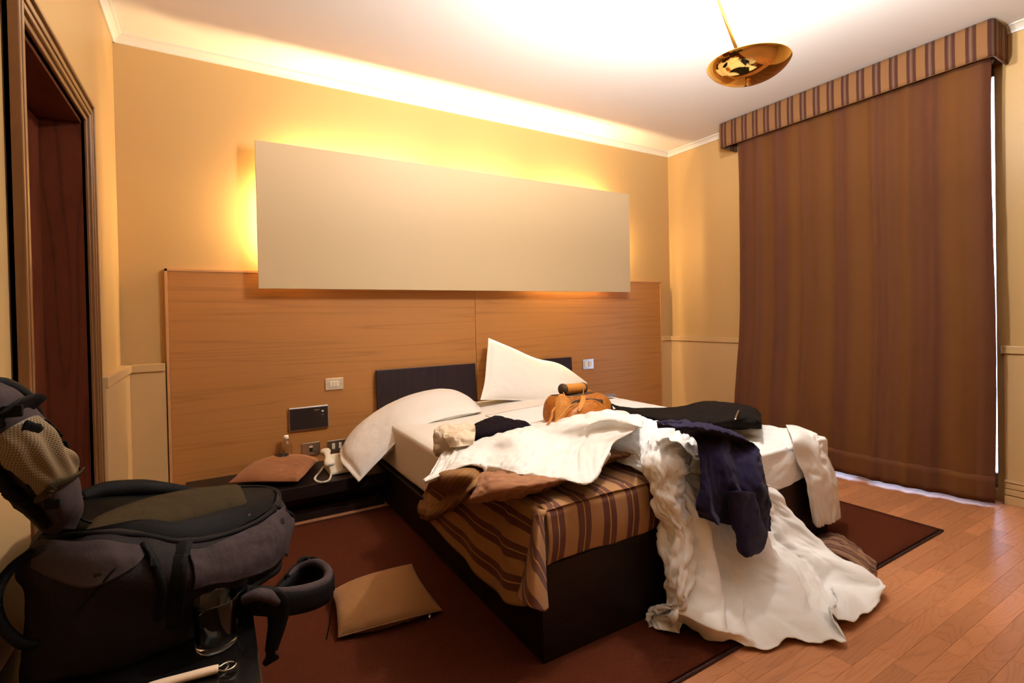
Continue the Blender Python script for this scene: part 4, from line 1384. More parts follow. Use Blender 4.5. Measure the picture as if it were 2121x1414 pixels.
# ivory bundle
ib = thing('ivory_vest', (1.45, -1.45, MZ), 'crumpled ivory cotton vest balled up at the left edge of the mattress', 'vest')
rr = []
for (x, w_, h_), z0 in zip([(893, 12, 10), (905, 26, 30), (925, 30, 48), (950, 28, 48), (972, 20, 42), (986, 10, 26)], [0.535] * 6):
    pass
rings = []
for cx_, cy_, ry_, rd in [(892, 920, 14, 0.02), (902, 916, 24, 0.045), (922, 911, 28, 0.06), (946, 907, 27, 0.06), (968, 903, 25, 0.055), (982, 902, 20, 0.04), (988, 902, 8, 0.02)]:
    ring = []
    t_ = (cx_ - 892) / 96
    base = np.array((1.315, -1.394, 0.575)) * (1 - t_) + np.array((1.538, -1.393, 0.575)) * t_
    hh = ry_ / 370.0
    for a in np.linspace(0, 2 * math.pi, 10, endpoint=False):
        ring.append(base + np.array([0.15, 0.9, 0]) * rd * math.cos(a) + np.array([0, 0, 1]) * hh * math.sin(a))
    rings.append(ring)
loft('bundle', rings, 'ivory', ib, n=60, m=90, noise_amp=0.016, ns=16.0, seed=8)
rows = [
    [(1.465, -1.209, 0.600), (1.487, -1.282, 0.610), (1.508, -1.352, 0.610), (1.545, -1.379, 0.605)],
    [(1.346, -1.462, 0.620), (1.368, -1.534, 0.635), (1.396, -1.577, 0.635), (1.438, -1.590, 0.625)],
    [(1.342, -1.537, 0.585), (1.350, -1.605, 0.600), (1.387, -1.611, 0.600), (1.426, -1.591, 0.590)],
]
G = folds(crumple(cgrid(rows, 49, 49), 1.08, 50, 0.06, jit=0.010, seed=55), 0.010, 0.03, 0.5, 4, 5.0)
gobj('sleeve', G, 'ivory', ib, 0.003)

# ================================================================== PILLOWS
GP = 'white pillows on the bed'
pw_ = thing('pillow', (1.6, -0.5, MZ), 'white pillow lying flat and drooping over the left edge of the mattress', 'pillow', GP)
rows = [
    [(1.116, -0.300, 0.338), (1.230, -0.220, 0.437), (1.436, -0.180, 0.542), (1.668, -0.160, 0.602), (1.913, -0.150, 0.612), (2.125, -0.200, 0.525)],
    [(1.096, -0.420, 0.299), (1.278, -0.360, 0.425), (1.469, -0.340, 0.517), (1.672, -0.340, 0.572), (1.868, -0.340, 0.584), (2.073, -0.360, 0.524)],
    [(1.114, -0.520, 0.270), (1.309, -0.500, 0.387), (1.465, -0.500, 0.481), (1.627, -0.500, 0.523), (1.816, -0.500, 0.546), (2.015, -0.500, 0.530)],
    [(1.153, -0.620, 0.214), (1.283, -0.640, 0.339), (1.421, -0.660, 0.456), (1.568, -0.680, 0.517), (1.762, -0.660, 0.538), (1.965, -0.620, 0.533)],
]
o, G = cushion('filling', rows, 0.155, 'pillow', pw_, nu=110, nv=80, flange=0.06, wr=0.006, crease=0.014, seed=3, ws=11.0, bias=0.45)
pu = thing('pillow', (2.5, -0.3, MZ), 'white pillow standing on one corner against the right headrest', 'pillow', GP)
rows = [
    [(2.283, -0.130, 0.998), (2.491, -0.130, 0.912), (2.713, -0.140, 0.814), (2.952, -0.160, 0.747), (3.202, -0.200, 0.574)],
    [(2.216, -0.220, 0.838), (2.424, -0.200, 0.748), (2.647, -0.200, 0.653), (2.870, -0.220, 0.585), (3.104, -0.250, 0.534)],
    [(2.144, -0.320, 0.688), (2.354, -0.280, 0.630), (2.578, -0.270, 0.563), (2.802, -0.280, 0.511), (3.013, -0.300, 0.492)],
    [(2.056, -0.420, 0.575), (2.286, -0.360, 0.544), (2.510, -0.340, 0.510), (2.713, -0.340, 0.485), (2.932, -0.340, 0.458)],
]
o, G = cushion('filling', rows, 0.15, 'pillow', pu, nu=90, nv=70, flange=0.05, wr=0.005, crease=0.014, seed=13, ws=9.0, bias=0.5)

# ================================================================== BROWN CUSHIONS
GC = 'brown scatter cushions'
c1 = thing('cushion', (1.0, -1.55, RT), 'tan brown square cushion lying on the rug beside the bed', 'cushion', GC)
rows = [
    [(0.833, -1.457, 0.050), (0.945, -1.445, 0.060), (1.070, -1.440, 0.060), (1.193, -1.420, 0.050)],
    [(0.822, -1.576, 0.058), (0.939, -1.550, 0.058), (1.069, -1.547, 0.058), (1.180, -1.552, 0.055)],
    [(0.807, -1.686, 0.056), (0.927, -1.688, 0.056), (1.055, -1.686, 0.056), (1.172, -1.698, 0.055)],
    [(0.803, -1.753, 0.030), (0.920, -1.799, 0.045), (1.051, -1.815, 0.045), (1.180, -1.803, 0.030)],
]
o, G = cushion('cover', rows, 0.105, 'cushion', c1, nu=80, nv=80, flange=0.02, wr=0.0035, seed=23, ws=9.0, edge_pull=0.05, bias=0.62)
e = [tuple(G[-1, j]) for j in range(0, 80, 6)] + [tuple(G[-1, -1])]
tube('piping', [(x, y_ - 0.001, z - 0.002) for x, y_, z in e], 0.003, 'cushion_pipe', c1, n=6)
strap('zip_puller', [(1.133, -1.791, 0.032), (1.132, -1.801, 0.026), (1.128, -1.809, 0.018)], 0.010, 0.003, 'steel', c1, side=(1, 0, 0))
c2 = thing('cushion', (0.76, -0.26, 0.22), 'rust brown cushion leaning on the black bedside shelf below the radio', 'cushion', GC)
rows = [
    [(0.500, -0.295, 0.245), (0.601, -0.130, 0.246), (0.682, -0.100, 0.272), (0.767, -0.070, 0.291)],
    [(0.600, -0.382, 0.255), (0.673, -0.220, 0.256), (0.771, -0.160, 0.262), (0.850, -0.080, 0.276)],
    [(0.715, -0.478, 0.262), (0.783, -0.300, 0.236), (0.860, -0.220, 0.253), (0.942, -0.080, 0.261)],
    [(0.837, -0.538, 0.255), (0.883, -0.508, 0.280), (0.951, -0.320, 0.270), (1.027, -0.080, 0.244)],
]
o, G = cushion('cover', [r[::-1] for r in rows], 0.10, 'cushion_rust', c2, nu=70, nv=70, flange=0.02, wr=0.0035, seed=27, ws=9.0, bias=0.75, edge_pull=0.03)
o = lathe('eye_mask_case', [(0, 0), (0.038, 0.001), (0.044, 0.006), (0.038, 0.011), (0, 0.012)], (0.793, -0.170, 0.324), 'black', None, n=28)
o.name = 'black_disc'
setp(o, 'flat black oval case lying on top of the rust brown cushion', 'case')

# ================================================================== ON THE SHELF AND WALL
bt = thing('water_bottle', (0.831, -0.090, 0.244)[:2] + (0.22,), 'small clear plastic bottle with white cap behind the rust cushion', 'bottle')
bx_, by_, _ = (0.831, -0.090, 0.244)
k = (0.835, -0.090, 0.433)[2] - 0.22       # overall height
k = k / 0.205
prof = [(0, 0.0), (0.030, 0.0), (0.032, 0.006), (0.032, 0.05), (0.0300, 0.053), (0.032, 0.056), (0.032, 0.075), (0.0300, 0.078), (0.0325, 0.082), (0.0325, 0.125), (0.030, 0.145), (0.022, 0.165), (0.013, 0.176), (0.0115, 0.186)]
inn = [(max(r - 0.0012, 0), z + (0.0012 if i < 2 else 0)) for i, (r, z) in enumerate(prof)][::-1]
lathe('body', [(r, z * k) for r, z in prof + inn], (bx_, by_, 0.22), 'pet', bt, n=40)
lathe('cap', [(0, 0.205 * k), (0.013, 0.204 * k), (0.0145, 0.200 * k), (0.0145, 0.184 * k), (0.013, 0.183 * k)], (bx_, by_, 0.22), 'cap', bt, n=30)

ph_ = thing('telephone', (1.12, -0.33, 0.22), 'ivory desk telephone with curly cord on the bedside shelf', 'telephone')
V = [(1.03, -0.42, 0.222), (1.21, -0.42, 0.222), (1.21, -0.22, 0.222), (1.03, -0.22, 0.222), (1.035, -0.42, 0.242), (1.205, -0.42, 0.242), (1.205, -0.225, 0.305), (1.035, -0.225, 0.305)]
mk('base', V, BF, 'phone', ph_, smooth=False, bevel=0.006)
nrm = np.array([0, -0.307, 0.952])
for i in range(4):
    for j in range(3):
        c = np.array([1.120 + j * 0.018, -0.395 + i * 0.022, 0.242 + (0.025 + i * 0.022) * 0.323 + 0.003])
        box('key', tuple(c - [0.006, 0.007, 0.004]), tuple(c + [0.006, 0.007, 0.003]), 'phone_key', ph_)
box('display', (1.115, -0.275, 0.288), (1.175, -0.250, 0.300), 'phone_key', ph_)
# handset resting along the left side of the base
hpts = [(1.032, -0.430, 0.292), (1.033, -0.400, 0.320), (1.031, -0.340, 0.342), (1.034, -0.260, 0.349)]
h0, h1 = np.array(hpts[0]), np.array(hpts[-1])
rings = []
dx = np.array([1.0, 0, 0]); dn = np.array([0, -0.30, 0.95])
for t, w_, th_, lift in [(0, 0.018, 0.008, 0), (0.06, 0.026, 0.016, 0), (0.22, 0.026, 0.016, 0.006), (0.34, 0.017, 0.010, 0.014), (0.5, 0.016, 0.009, 0.017), (0.66, 0.017, 0.010, 0.014), (0.78, 0.026, 0.016, 0.006), (0.94, 0.026, 0.016, 0), (1, 0.018, 0.008, 0)]:
    c = h0 * (1 - t) + h1 * t + dn * (lift - 0.004)
    rings.append([c + dx * w_ * a + dn * th_ * b_ for a, b_ in [(-1, -0.6), (0, -1), (1, -0.6), (1.05, 0.4), (0.5, 1), (-0.5, 1), (-1.05, 0.4)]])
loft('handset', rings, 'phone', ph_, n=24, m=40)
cp = cr1([(1.028, -0.230, 0.232), (0.987, -0.332, 0.228), (0.941, -0.447, 0.228), (0.954, -0.530, 0.228), (1.001, -0.532, 0.228), (1.038, -0.422, 0.230), (1.055, -0.303, 0.245)], 420)
T, A, B = frames(cp)
w_ = np.linspace(0, 2 * math.pi * 60, 420)[:, None]
cp = cp + (A * np.cos(w_) + B * np.sin(w_)) * 0.0045
tube('cord', cp, 0.0022, 'phone', ph_, n=6, smoothpath=False)
tube('line_cord', [(0.998, -0.045, 0.295), (1.025, -0.080, 0.286), (1.037, -0.150, 0.287), (1.040, -0.200, 0.285)], 0.002, 'dark_slot', ph_, n=6)


def plate(name, label, x0, x1, z0, z1, mat, cat, t=0.008, bev=0.0015):
    th = thing(name, ((x0 + x1) / 2, -0.034, (z0 + z1) / 2), label, cat)
    box('cover_plate', (x0, -0.031 - t, z0), (x1, -0.0305, z1), mat, th, bevel=bev)
    return th


yf = -0.039
s3 = plate('light_switch', 'pale three-rocker switch plate on the oak panelling above the radio', 1.085, 1.202, 0.690, 0.769, 'plate_champagne', 'switch')
for i in range(3):
    x = 1.112 + i * 0.021
    box('rocker', (x, yf - 0.005, 0.712), (x + 0.018, yf, 0.748), 'key_white', s3, bevel=0.001)
for x in (1.094, 1.193):
    lathe('screw', [(0, 0.002), (0.0028, 0.0015), (0.003, 0)], (x, yf, 0.73), 'steel', s3, n=10, axis=(0, -1, 0))
s2 = plate('light_switch', 'small steel two-rocker switch plate right of the headrests', 3.283, 3.405, 0.672, 0.762, 'steel', 'switch')
for i in range(2):
    x = 3.302 + i * 0.048
    box('rocker', (x, yf - 0.005, 0.695), (x + 0.030, yf, 0.742), 'key_white', s2, bevel=0.001)
k1 = plate('phone_socket', 'steel wall plate with one dark socket beside the bottle', 0.930, 1.042, 0.268, 0.352, 'steel', 'socket')
box('port', (0.975, yf - 0.003, 0.292), (0.995, yf, 0.318), 'dark_slot', k1)
box('port_cover', (0.975, yf - 0.004, 0.320), (0.995, yf, 0.330), 'key_white', k1)
k2 = plate('power_socket', 'steel wall plate with socket and switch behind the telephone', 1.090, 1.206, 0.266, 0.346, 'steel', 'socket')
box('outlet', (1.118, yf - 0.003, 0.288), (1.138, yf, 0.326), 'key_white', k2, bevel=0.001)
for z in (0.296, 0.307, 0.318):
    lathe('pin_hole', [(0, 0.0005), (0.0025, 0.0005), (0.0025, 0)], (1.128, yf - 0.003, z), 'dark_slot', k2, n=8, axis=(0, -1, 0))
box('rocker', (1.162, yf - 0.004, 0.288), (1.180, yf, 0.326), 'key_white', k2, bevel=0.001)

rd = thing('wall_radio', (0.976, -0.04, 0.44), 'dark metal radio panel set in the oak wall above the bottle', 'radio')
box('housing', (0.854, -0.050, 0.442), (1.100, -0.031, 0.596), 'radio_edge', rd, bevel=0.006)
box('face', (0.860, -0.053, 0.449), (1.094, -0.050, 0.588), 'radio', rd, bevel=0.002)
for i in range(16):
    box('grille_rib', (0.872 + i * 0.0085, -0.0545, 0.460), (0.875 + i * 0.0085, -0.053, 0.574), 'radio', rd)
box('badge', (1.008, -0.0545, 0.566), (1.040, -0.053, 0.572), 'steel', rd)
lathe('dial', [(0, 0.006), (0.007, 0.006), (0.009, 0.0)], (1.060, -0.053, 0.554), 'radio_edge', rd, n=20, axis=(0, -1, 0))
box('display_slot', (1.052, -0.0545, 0.532), (1.070, -0.053, 0.536), 'radio_edge', rd)
box('button', (1.052, -0.056, 0.505), (1.069, -0.053, 0.521), 'dark_slot', rd, bevel=0.001)
for x in (1.050, 1.063):
    box('button', (x, -0.056, 0.478), (x + 0.011, -0.053, 0.488), 'dark_slot', rd, bevel=0.001)

# ================================================================== LOW BLACK LUGGAGE BENCH
BZ = 0.45
bn_ = thing('luggage_bench', (0.29, -2.3, 0.0), 'low glossy black luggage bench by the door wall under the backpack', 'bench')
box('top', (0.052, -3.02, BZ - 0.04), (0.514, -1.62, BZ), 'black', bn_, bevel=0.003)
for x in (0.075, 0.455):
    for y in (-2.98, -1.70):
        box('leg', (x, y, 0.0105), (x + 0.04, y + 0.04, BZ - 0.041), 'black', bn_, bevel=0.002)
box('rail', (0.115, -1.69, BZ - 0.11), (0.455, -1.67, BZ - 0.041), 'black', bn_)
box('rail', (0.480, -2.94, BZ - 0.11), (0.492, -1.70, BZ - 0.041), 'black', bn_)

# ================================================================== BACKPACK
from mathutils.bvhtree import BVHTree
bp = thing('backpack', (0.33, -2.1, BZ), 'large open charcoal trekking backpack lying on the black bench by the door', 'backpack')
R = [
    [(0.10, -2.26, 0.455), (0.20, -2.31, 0.455), (0.30, -2.31, 0.455), (0.40, -2.29, 0.455), (0.48, -2.22, 0.455), (0.50, -2.08, 0.455), (0.48, -1.92, 0.455), (0.32, -1.86, 0.455), (0.16, -1.88, 0.455), (0.08, -2.05, 0.455)],
    [(0.109, -2.230, 0.605), (0.203, -2.330, 0.593), (0.295, -2.340, 0.563), (0.394, -2.300, 0.533), (0.496, -2.220, 0.498), (0.567, -2.080, 0.460), (0.56, -1.90, 0.50), (0.32, -1.80, 0.50), (0.13, -1.84, 0.52), (0.075, -2.05, 0.54)],
    [(0.097, -2.230, 0.658), (0.207, -2.345, 0.666), (0.300, -2.365, 0.643), (0.396, -2.330, 0.605), (0.502, -2.240, 0.559), (0.602, -2.080, 0.505), (0.60, -1.88, 0.55), (0.32, -1.78, 0.57), (0.12, -1.82, 0.59), (0.075, -2.05, 0.60)],
    [(0.109, -2.220, 0.696), (0.211, -2.315, 0.716), (0.302, -2.335, 0.695), (0.397, -2.310, 0.650), (0.509, -2.235, 0.620), (0.606, -2.080, 0.593), (0.60, -1.88, 0.60), (0.32, -1.80, 0.64), (0.13, -1.83, 0.66), (0.085, -2.04, 0.66)],
    [(0.127, -2.200, 0.714), (0.218, -2.285, 0.732), (0.303, -2.300, 0.714), (0.397, -2.285, 0.671), (0.514, -2.210, 0.655), (0.592, -2.060, 0.648), (0.569, -1.920, 0.658), (0.315, -1.860, 0.679), (0.161, -1.900, 0.714), (0.123, -2.050, 0.724)],
    [(0.134, -2.190, 0.716), (0.219, -2.270, 0.734), (0.301, -2.280, 0.715), (0.396, -2.270, 0.672), (0.508, -2.200, 0.660), (0.585, -2.060, 0.655), (0.563, -1.930, 0.662), (0.316, -1.875, 0.681), (0.165, -1.915, 0.713), (0.130, -2.050, 0.720)],
]
cav = [[(x * 0.9 + 0.1 * 0.33, y * 0.9 - 0.1 * 2.09, z - d) for x, y, z in R[5]] for d in (0.03, 0.10)]
bo = loft('main_compartment', R, 'pack', bp, n=100, m=70, cap=False, noise_amp=0.010, ns=7.0, seed=4, solid=0.003)
loft('lining', [R[5], cav[0], cav[1]], 'pack_black', bp, n=60, m=20, cap=True)
_m = bo.data
BV = BVHTree.FromPolygons([v.co.copy() + Vector(rootloc(bp)) for v in _m.vertices], [list(p.vertices) for p in _m.polygons])


def snap(pts, off=0.004, k=None):
    out = []
    for p in (cr1(pts, k) if k else pts):
        q, n, i, d = BV.find_nearest(Vector(p))
        c = Vector((0.33, -2.08, 0.56))
        if n.dot(q - c) < 0:
            n = -n
        out.append(tuple(q + n * off))
    return out


tube('rim_zip', R[4] + [R[4][0]], 0.007, 'pack_black', bp, n=8, m=120)
tube('front_zip', snap([(0.312, -2.330, 0.713), (0.331, -2.360, 0.692), (0.343, -2.370, 0.653), (0.345, -2.360, 0.597), (0.335, -2.340, 0.540)], 0.003, 40), 0.008, 'pack_black', bp, n=8)
tube('zip_puller', snap([(0.320, -2.350, 0.708), (0.325, -2.350, 0.685), (0.322, -2.350, 0.660)], 0.009, 10), 0.0035, 'pack_black', bp, n=6)
tube('seam', snap([(0.314, -2.330, 0.705), (0.277, -2.360, 0.687), (0.242, -2.360, 0.648), (0.198, -2.340, 0.595)], 0.001, 40), 0.0025, 'pack_black', bp, n=6)
strap('compression_strap', snap([(0.378, -2.300, 0.687), (0.376, -2.340, 0.667), (0.370, -2.360, 0.630), (0.360, -2.340, 0.573), (0.350, -2.320, 0.509)], 0.003, 30), 0.042, 0.003, 'pack_black', bp, side=(1, -0.25, 0))
tube('lower_zip', snap([(0.444, -2.270, 0.506), (0.496, -2.220, 0.501), (0.550, -2.140, 0.484), (0.596, -2.060, 0.471)], 0.002, 40), 0.010, 'pack_black', bp, n=8)
tube('lower_zip', snap([(0.459, -2.270, 0.490), (0.512, -2.200, 0.470), (0.567, -2.100, 0.444)], 0.002, 40), 0.006, 'pack_light', bp, n=8)
def LP(a, b, t):
    return tuple(x + (y - x) * t for x, y in zip(a, b))


# pale side wall facing the room
rows = []
for t in np.linspace(0, 1, 5):
    rows.append(snap([LP((0.398, -2.330, 0.681), (0.396, -2.330, 0.580), t), LP((0.434, -2.320, 0.679), (0.432, -2.320, 0.573), t), LP((0.472, -2.280, 0.666), (0.470, -2.280, 0.555), t), LP((0.515, -2.220, 0.653), (0.513, -2.220, 0.535), t), LP((0.561, -2.140, 0.643), (0.558, -2.140, 0.517), t), LP((0.599, -2.060, 0.633), (0.597, -2.060, 0.506), t)], 0.006))
gobj('side_panel', rough_up(cgrid(rows, 50, 30), 0.004, 14.0, 8), 'pack_light', bp, 0.002)
rows = []
for t in np.linspace(0, 1, 4):
    rows.append(snap([LP((0.136, -2.220, 0.706), (0.136, -2.220, 0.665), t), LP((0.194, -2.300, 0.731), (0.192, -2.300, 0.663), t), LP((0.244, -2.330, 0.736), (0.242, -2.330, 0.658), t), LP((0.291, -2.340, 0.728), (0.290, -2.340, 0.658), t), LP((0.319, -2.340, 0.711), (0.318, -2.340, 0.691), t)], 0.005))
gobj('front_panel', rough_up(cgrid(rows, 50, 26), 0.003, 12.0, 9), 'pack_light', bp, 0.002)
# inner flap edge along the near rim
rows = [
    [(0.349, -2.240, 0.681), (0.395, -2.240, 0.666), (0.434, -2.220, 0.658), (0.485, -2.190, 0.658), (0.520, -2.150, 0.661)],
    [(0.342, -2.200, 0.678), (0.394, -2.200, 0.663), (0.434, -2.180, 0.658), (0.476, -2.150, 0.660), (0.512, -2.120, 0.660)],
    [(0.335, -2.160, 0.670), (0.393, -2.160, 0.663), (0.434, -2.150, 0.663), (0.466, -2.120, 0.660), (0.500, -2.100, 0.659)],
]
gobj('inner_flap', cgrid(rows, 40, 12), 'pack_light', bp, 0.003)
# bellows pocket on the right end
rows = [
    [(0.584, -2.100, 0.652), (0.611, -2.040, 0.618), (0.638, -1.980, 0.576), (0.642, -1.920, 0.537)],
    [(0.583, -2.120, 0.625), (0.611, -2.060, 0.589), (0.638, -1.990, 0.547), (0.639, -1.930, 0.511)],
    [(0.586, -2.130, 0.584), (0.609, -2.070, 0.547), (0.625, -2.010, 0.514), (0.629, -1.950, 0.483)],
    [(0.589, -2.120, 0.537), (0.604, -2.080, 0.507), (0.616, -2.030, 0.481), (0.620, -1.980, 0.458)],
]
gobj('side_pocket', rough_up(cgrid(rows, 26, 30), 0.004, 20, 3), 'pack_light', bp, 0.004)
tube('side_pocket_rim', rows[0], 0.005, 'pack_black', bp, n=8)

# the lid, folded up and back toward the door wall
LY = [-2.22, -2.26, -2.30, -2.34, -2.38, -2.41]
LR = [(150, 1096), (168, 1050), (155, 985), (112, 910), (64, 834), (2, 795)]
LL = [(112, 1110), (72, 1082), (28, 1030), (-18, 985), (-60, 930), (-95, 880)]
LIDW = [
    [(0.176, -2.200, 0.722), (0.171, -2.250, 0.739), (0.146, -2.200, 0.715), (0.123, -2.120, 0.694), (0.136, -2.100, 0.698), (0.161, -2.120, 0.702)],
    [(0.201, -2.260, 0.784), (0.180, -2.330, 0.801), (0.131, -2.260, 0.768), (0.110, -2.180, 0.747), (0.139, -2.140, 0.751), (0.186, -2.180, 0.764)],
    [(0.202, -2.310, 0.863), (0.170, -2.380, 0.869), (0.114, -2.320, 0.836), (0.088, -2.220, 0.816), (0.130, -2.200, 0.832), (0.186, -2.230, 0.847)],
    [(0.183, -2.360, 0.950), (0.156, -2.430, 0.937), (0.105, -2.380, 0.899), (0.076, -2.270, 0.878), (0.111, -2.250, 0.908), (0.165, -2.280, 0.939)],
    [(0.163, -2.410, 1.028), (0.141, -2.470, 1.001), (0.098, -2.430, 0.958), (0.067, -2.320, 0.941), (0.096, -2.300, 0.981), (0.144, -2.330, 1.021)],
    [(0.138, -2.450, 1.066), (0.125, -2.500, 1.039), (0.093, -2.470, 1.007), (0.066, -2.380, 0.997), (0.085, -2.360, 1.026), (0.119, -2.380, 1.062)],
    [(0.117, -2.470, 1.076), (0.108, -2.490, 1.062), (0.090, -2.480, 1.040), (0.075, -2.430, 1.037), (0.087, -2.420, 1.055), (0.106, -2.430, 1.073)],
]
lo_ = loft('lid', LIDW, 'pack_light', bp, n=60, m=80, noise_amp=0.006, ns=9.0, seed=11)
_m = lo_.data
BV = BVHTree.FromPolygons([v.co.copy() + Vector(rootloc(bp)) for v in _m.vertices], [list(p.vertices) for p in _m.polygons])


def snapl(pts, off=0.004, k=None):
    out = []
    for p in (cr1(pts, k) if k else pts):
        q, n, i, d = BV.find_nearest(Vector(p))
        if n.y > 0:
            n = -n
        out.append(tuple(q + n * off))
    return out


rows = [snapl([(0.129, -2.460, 0.980), (0.135, -2.460, 0.992), (0.143, -2.450, 1.002), (0.151, -2.420, 1.001), (0.159, -2.400, 0.986)], 0.007),
        snapl([(0.132, -2.420, 0.947), (0.149, -2.430, 0.957), (0.161, -2.420, 0.964), (0.168, -2.390, 0.961), (0.171, -2.360, 0.946)], 0.012),
        snapl([(0.149, -2.400, 0.905), (0.167, -2.420, 0.918), (0.179, -2.400, 0.922), (0.184, -2.370, 0.918), (0.185, -2.340, 0.909)], 0.013),
        snapl([(0.166, -2.360, 0.858), (0.180, -2.380, 0.868), (0.188, -2.370, 0.872), (0.192, -2.340, 0.871), (0.196, -2.310, 0.871)], 0.008)]
G = cgrid(rows, 40, 50)
u = np.linspace(0, 1, 40)[None]; v = np.linspace(0, 1, 50)[:, None]
G = G + gnormal(G) * (0.0035 * np.sin(u * 22 + 2 * np.sin(v * 3)) * np.sin(v * 3.1))[..., None]
gobj('mesh_pocket', G, 'net', bp, 0.0015)
strap('pocket_hem', snapl([(0.164, -2.360, 0.858), (0.180, -2.380, 0.866), (0.192, -2.370, 0.870), (0.198, -2.310, 0.868)], 0.012, 20), 0.016, 0.003, 'olive', bp, side=(0.5, 0, 0.8))
tube('pocket_piping', snapl([(0.128, -2.460, 0.980), (0.132, -2.420, 0.945), (0.149, -2.400, 0.903), (0.164, -2.360, 0.856)], 0.008, 30), 0.003, 'pack_black', bp, n=6)
tube('pocket_piping', snapl([(0.159, -2.400, 0.988), (0.172, -2.360, 0.946), (0.186, -2.340, 0.908), (0.197, -2.310, 0.871)], 0.008, 30), 0.003, 'pack_black', bp, n=6)
tube('lid_binding', [(0.111, -2.450, 1.078), (0.133, -2.430, 1.066), (0.152, -2.400, 1.038), (0.163, -2.360, 0.990), (0.170, -2.340, 0.956)], [0.004, 0.012, 0.013, 0.009, 0.003], 'pack_black', bp, n=10, m=30)
strap('lid_strap', snapl([(0.123, -2.480, 1.005), (0.138, -2.470, 1.024), (0.148, -2.450, 1.028), (0.157, -2.420, 1.028), (0.163, -2.400, 1.019)], 0.006, 20), 0.035, 0.004, 'pack_black', bp, side=(0.6, 0, 0.8))
box('buckle', tuple(np.array((0.154, -2.475, 1.023)) - [0.014, 0.004, 0.010]), tuple(np.array((0.154, -2.475, 1.023)) + [0.014, 0.004, 0.010]), 'pack_black', bp, bevel=0.002)
strap('side_cheek', snapl([(0.100, -2.400, 0.922), (0.119, -2.360, 0.858), (0.135, -2.320, 0.807), (0.147, -2.280, 0.768)], 0.004, 24), [0.05, 0.055, 0.05, 0.03], 0.012, 'pack_black', bp, side=(-0.6, 0, 0.7))
box('buckle', tuple(np.array((0.177, -2.360, 0.826)) - [0.012, 0.004, 0.009]), tuple(np.array((0.177, -2.360, 0.826)) + [0.012, 0.003, 0.009]), 'pack_black', bp, bevel=0.002)
strap('lid_tab', snapl([(0.154, -2.450, 0.996), (0.159, -2.430, 0.983), (0.166, -2.420, 0.979)], 0.010, 10), [0.018, 0.022, 0.008], 0.004, 'pack_black', bp, side=(0.4, 0, 0.8))
tube('lid_cord', [(0.176, -2.200, 0.728), (0.182, -2.190, 0.745), (0.190, -2.180, 0.733), (0.203, -2.170, 0.720)], 0.003, 'pack_black', bp, n=6)
# rolled black side bolster seen behind the lid at the far rim
tube('far_rim_bolster', [(0.144, -1.930, 0.716), (0.186, -1.900, 0.717), (0.262, -1.880, 0.704), (0.327, -1.870, 0.683), (0.409, -1.880, 0.663), (0.508, -1.900, 0.661)], [0.018, 0.026, 0.026, 0.022, 0.014, 0.010], 'pack_black', bp, n=12, m=50)

# harness at the right: padded shoulder strap bent into a loop, hip belt end with buckle
pp = [(0.589, -2.020, 0.363), (0.621, -1.970, 0.365), (0.659, -1.950, 0.375), (0.701, -1.980, 0.388), (0.721, -2.050, 0.388), (0.702, -2.140, 0.403), (0.654, -2.200, 0.424), (0.596, -2.240, 0.450), (0.541, -2.260, 0.477), (0.489, -2.260, 0.501)]
strap('shoulder_strap', pp, 0.058, 0.022, 'pack_black', bp, side=(0.0, -0.12, 1.0), m=70)
top_edge = [tuple(np.array(p) + [0, -0.004, 0.030]) for p in pp[1:-1]]
tube('strap_padding', top_edge, [0.008, 0.012, 0.013, 0.012, 0.008], 'pack_light', bp, n=10, m=60)
strap('strap_webbing', [(0.612, -1.990, 0.400), (0.648, -1.940, 0.404), (0.690, -1.920, 0.406), (0.725, -1.950, 0.398), (0.741, -2.030, 0.389), (0.730, -2.100, 0.382)], 0.016, 0.003, 'pack_black', bp, side=(0, -0.1, 1))
tube('haul_loop', [(0.647, -1.940, 0.395), (0.663, -1.930, 0.414), (0.681, -1.920, 0.414), (0.701, -1.920, 0.397), (0.683, -1.930, 0.409)], 0.006, 'pack_black', bp, n=8)
tube('pull_cord', [(0.727, -2.100, 0.377), (0.722, -2.110, 0.344), (0.712, -2.120, 0.296), (0.702, -2.120, 0.252)], 0.0018, 'pack_black', bp, n=6)
rows_ = [(0.490, -2.240, 0.479), (0.519, -2.270, 0.496), (0.546, -2.270, 0.487), (0.567, -2.260, 0.455), (0.566, -2.250, 0.411), (0.558, -2.250, 0.377), (0.551, -2.250, 0.350)]
strap('hip_belt', rows_, [0.05, 0.06, 0.058, 0.055, 0.042, 0.034, 0.028], 0.014, 'pack_black', bp, side=[(0.1, -0.5, 1), (0.3, -0.3, 1), (0.8, -0.2, 0.6), (1, 0, 0.2), (1, 0, 0), (1, 0, 0), (1, 0, 0)], m=50)
tube('belt_padding', [(0.490, -2.290, 0.511), (0.518, -2.300, 0.520), (0.543, -2.300, 0.509), (0.565, -2.280, 0.477)], [0.010, 0.014, 0.015, 0.008], 'pack_light', bp, n=10, m=24)
bk = (0.549, -2.250, 0.335)
boxes_b = [((bk[0] - 0.012, bk[1] - 0.005, bk[2] - 0.002), (bk[0] + 0.012, bk[1] + 0.005, bk[2] + 0.020)), ((bk[0] - 0.018, bk[1] - 0.004, bk[2] - 0.016), (bk[0] + 0.018, bk[1] + 0.004, bk[2] - 0.001))]
V = [(bk[0] + a, bk[1] + s_ * 0.005, bk[2] + c) for s_ in (-1, 1) for a, c in [(-0.010, 0.022), (0.010, 0.022), (0.011, 0.002), (0.019, -0.004), (0.018, -0.012), (-0.012, -0.020), (-0.018, -0.012), (-0.010, 0.0)]]
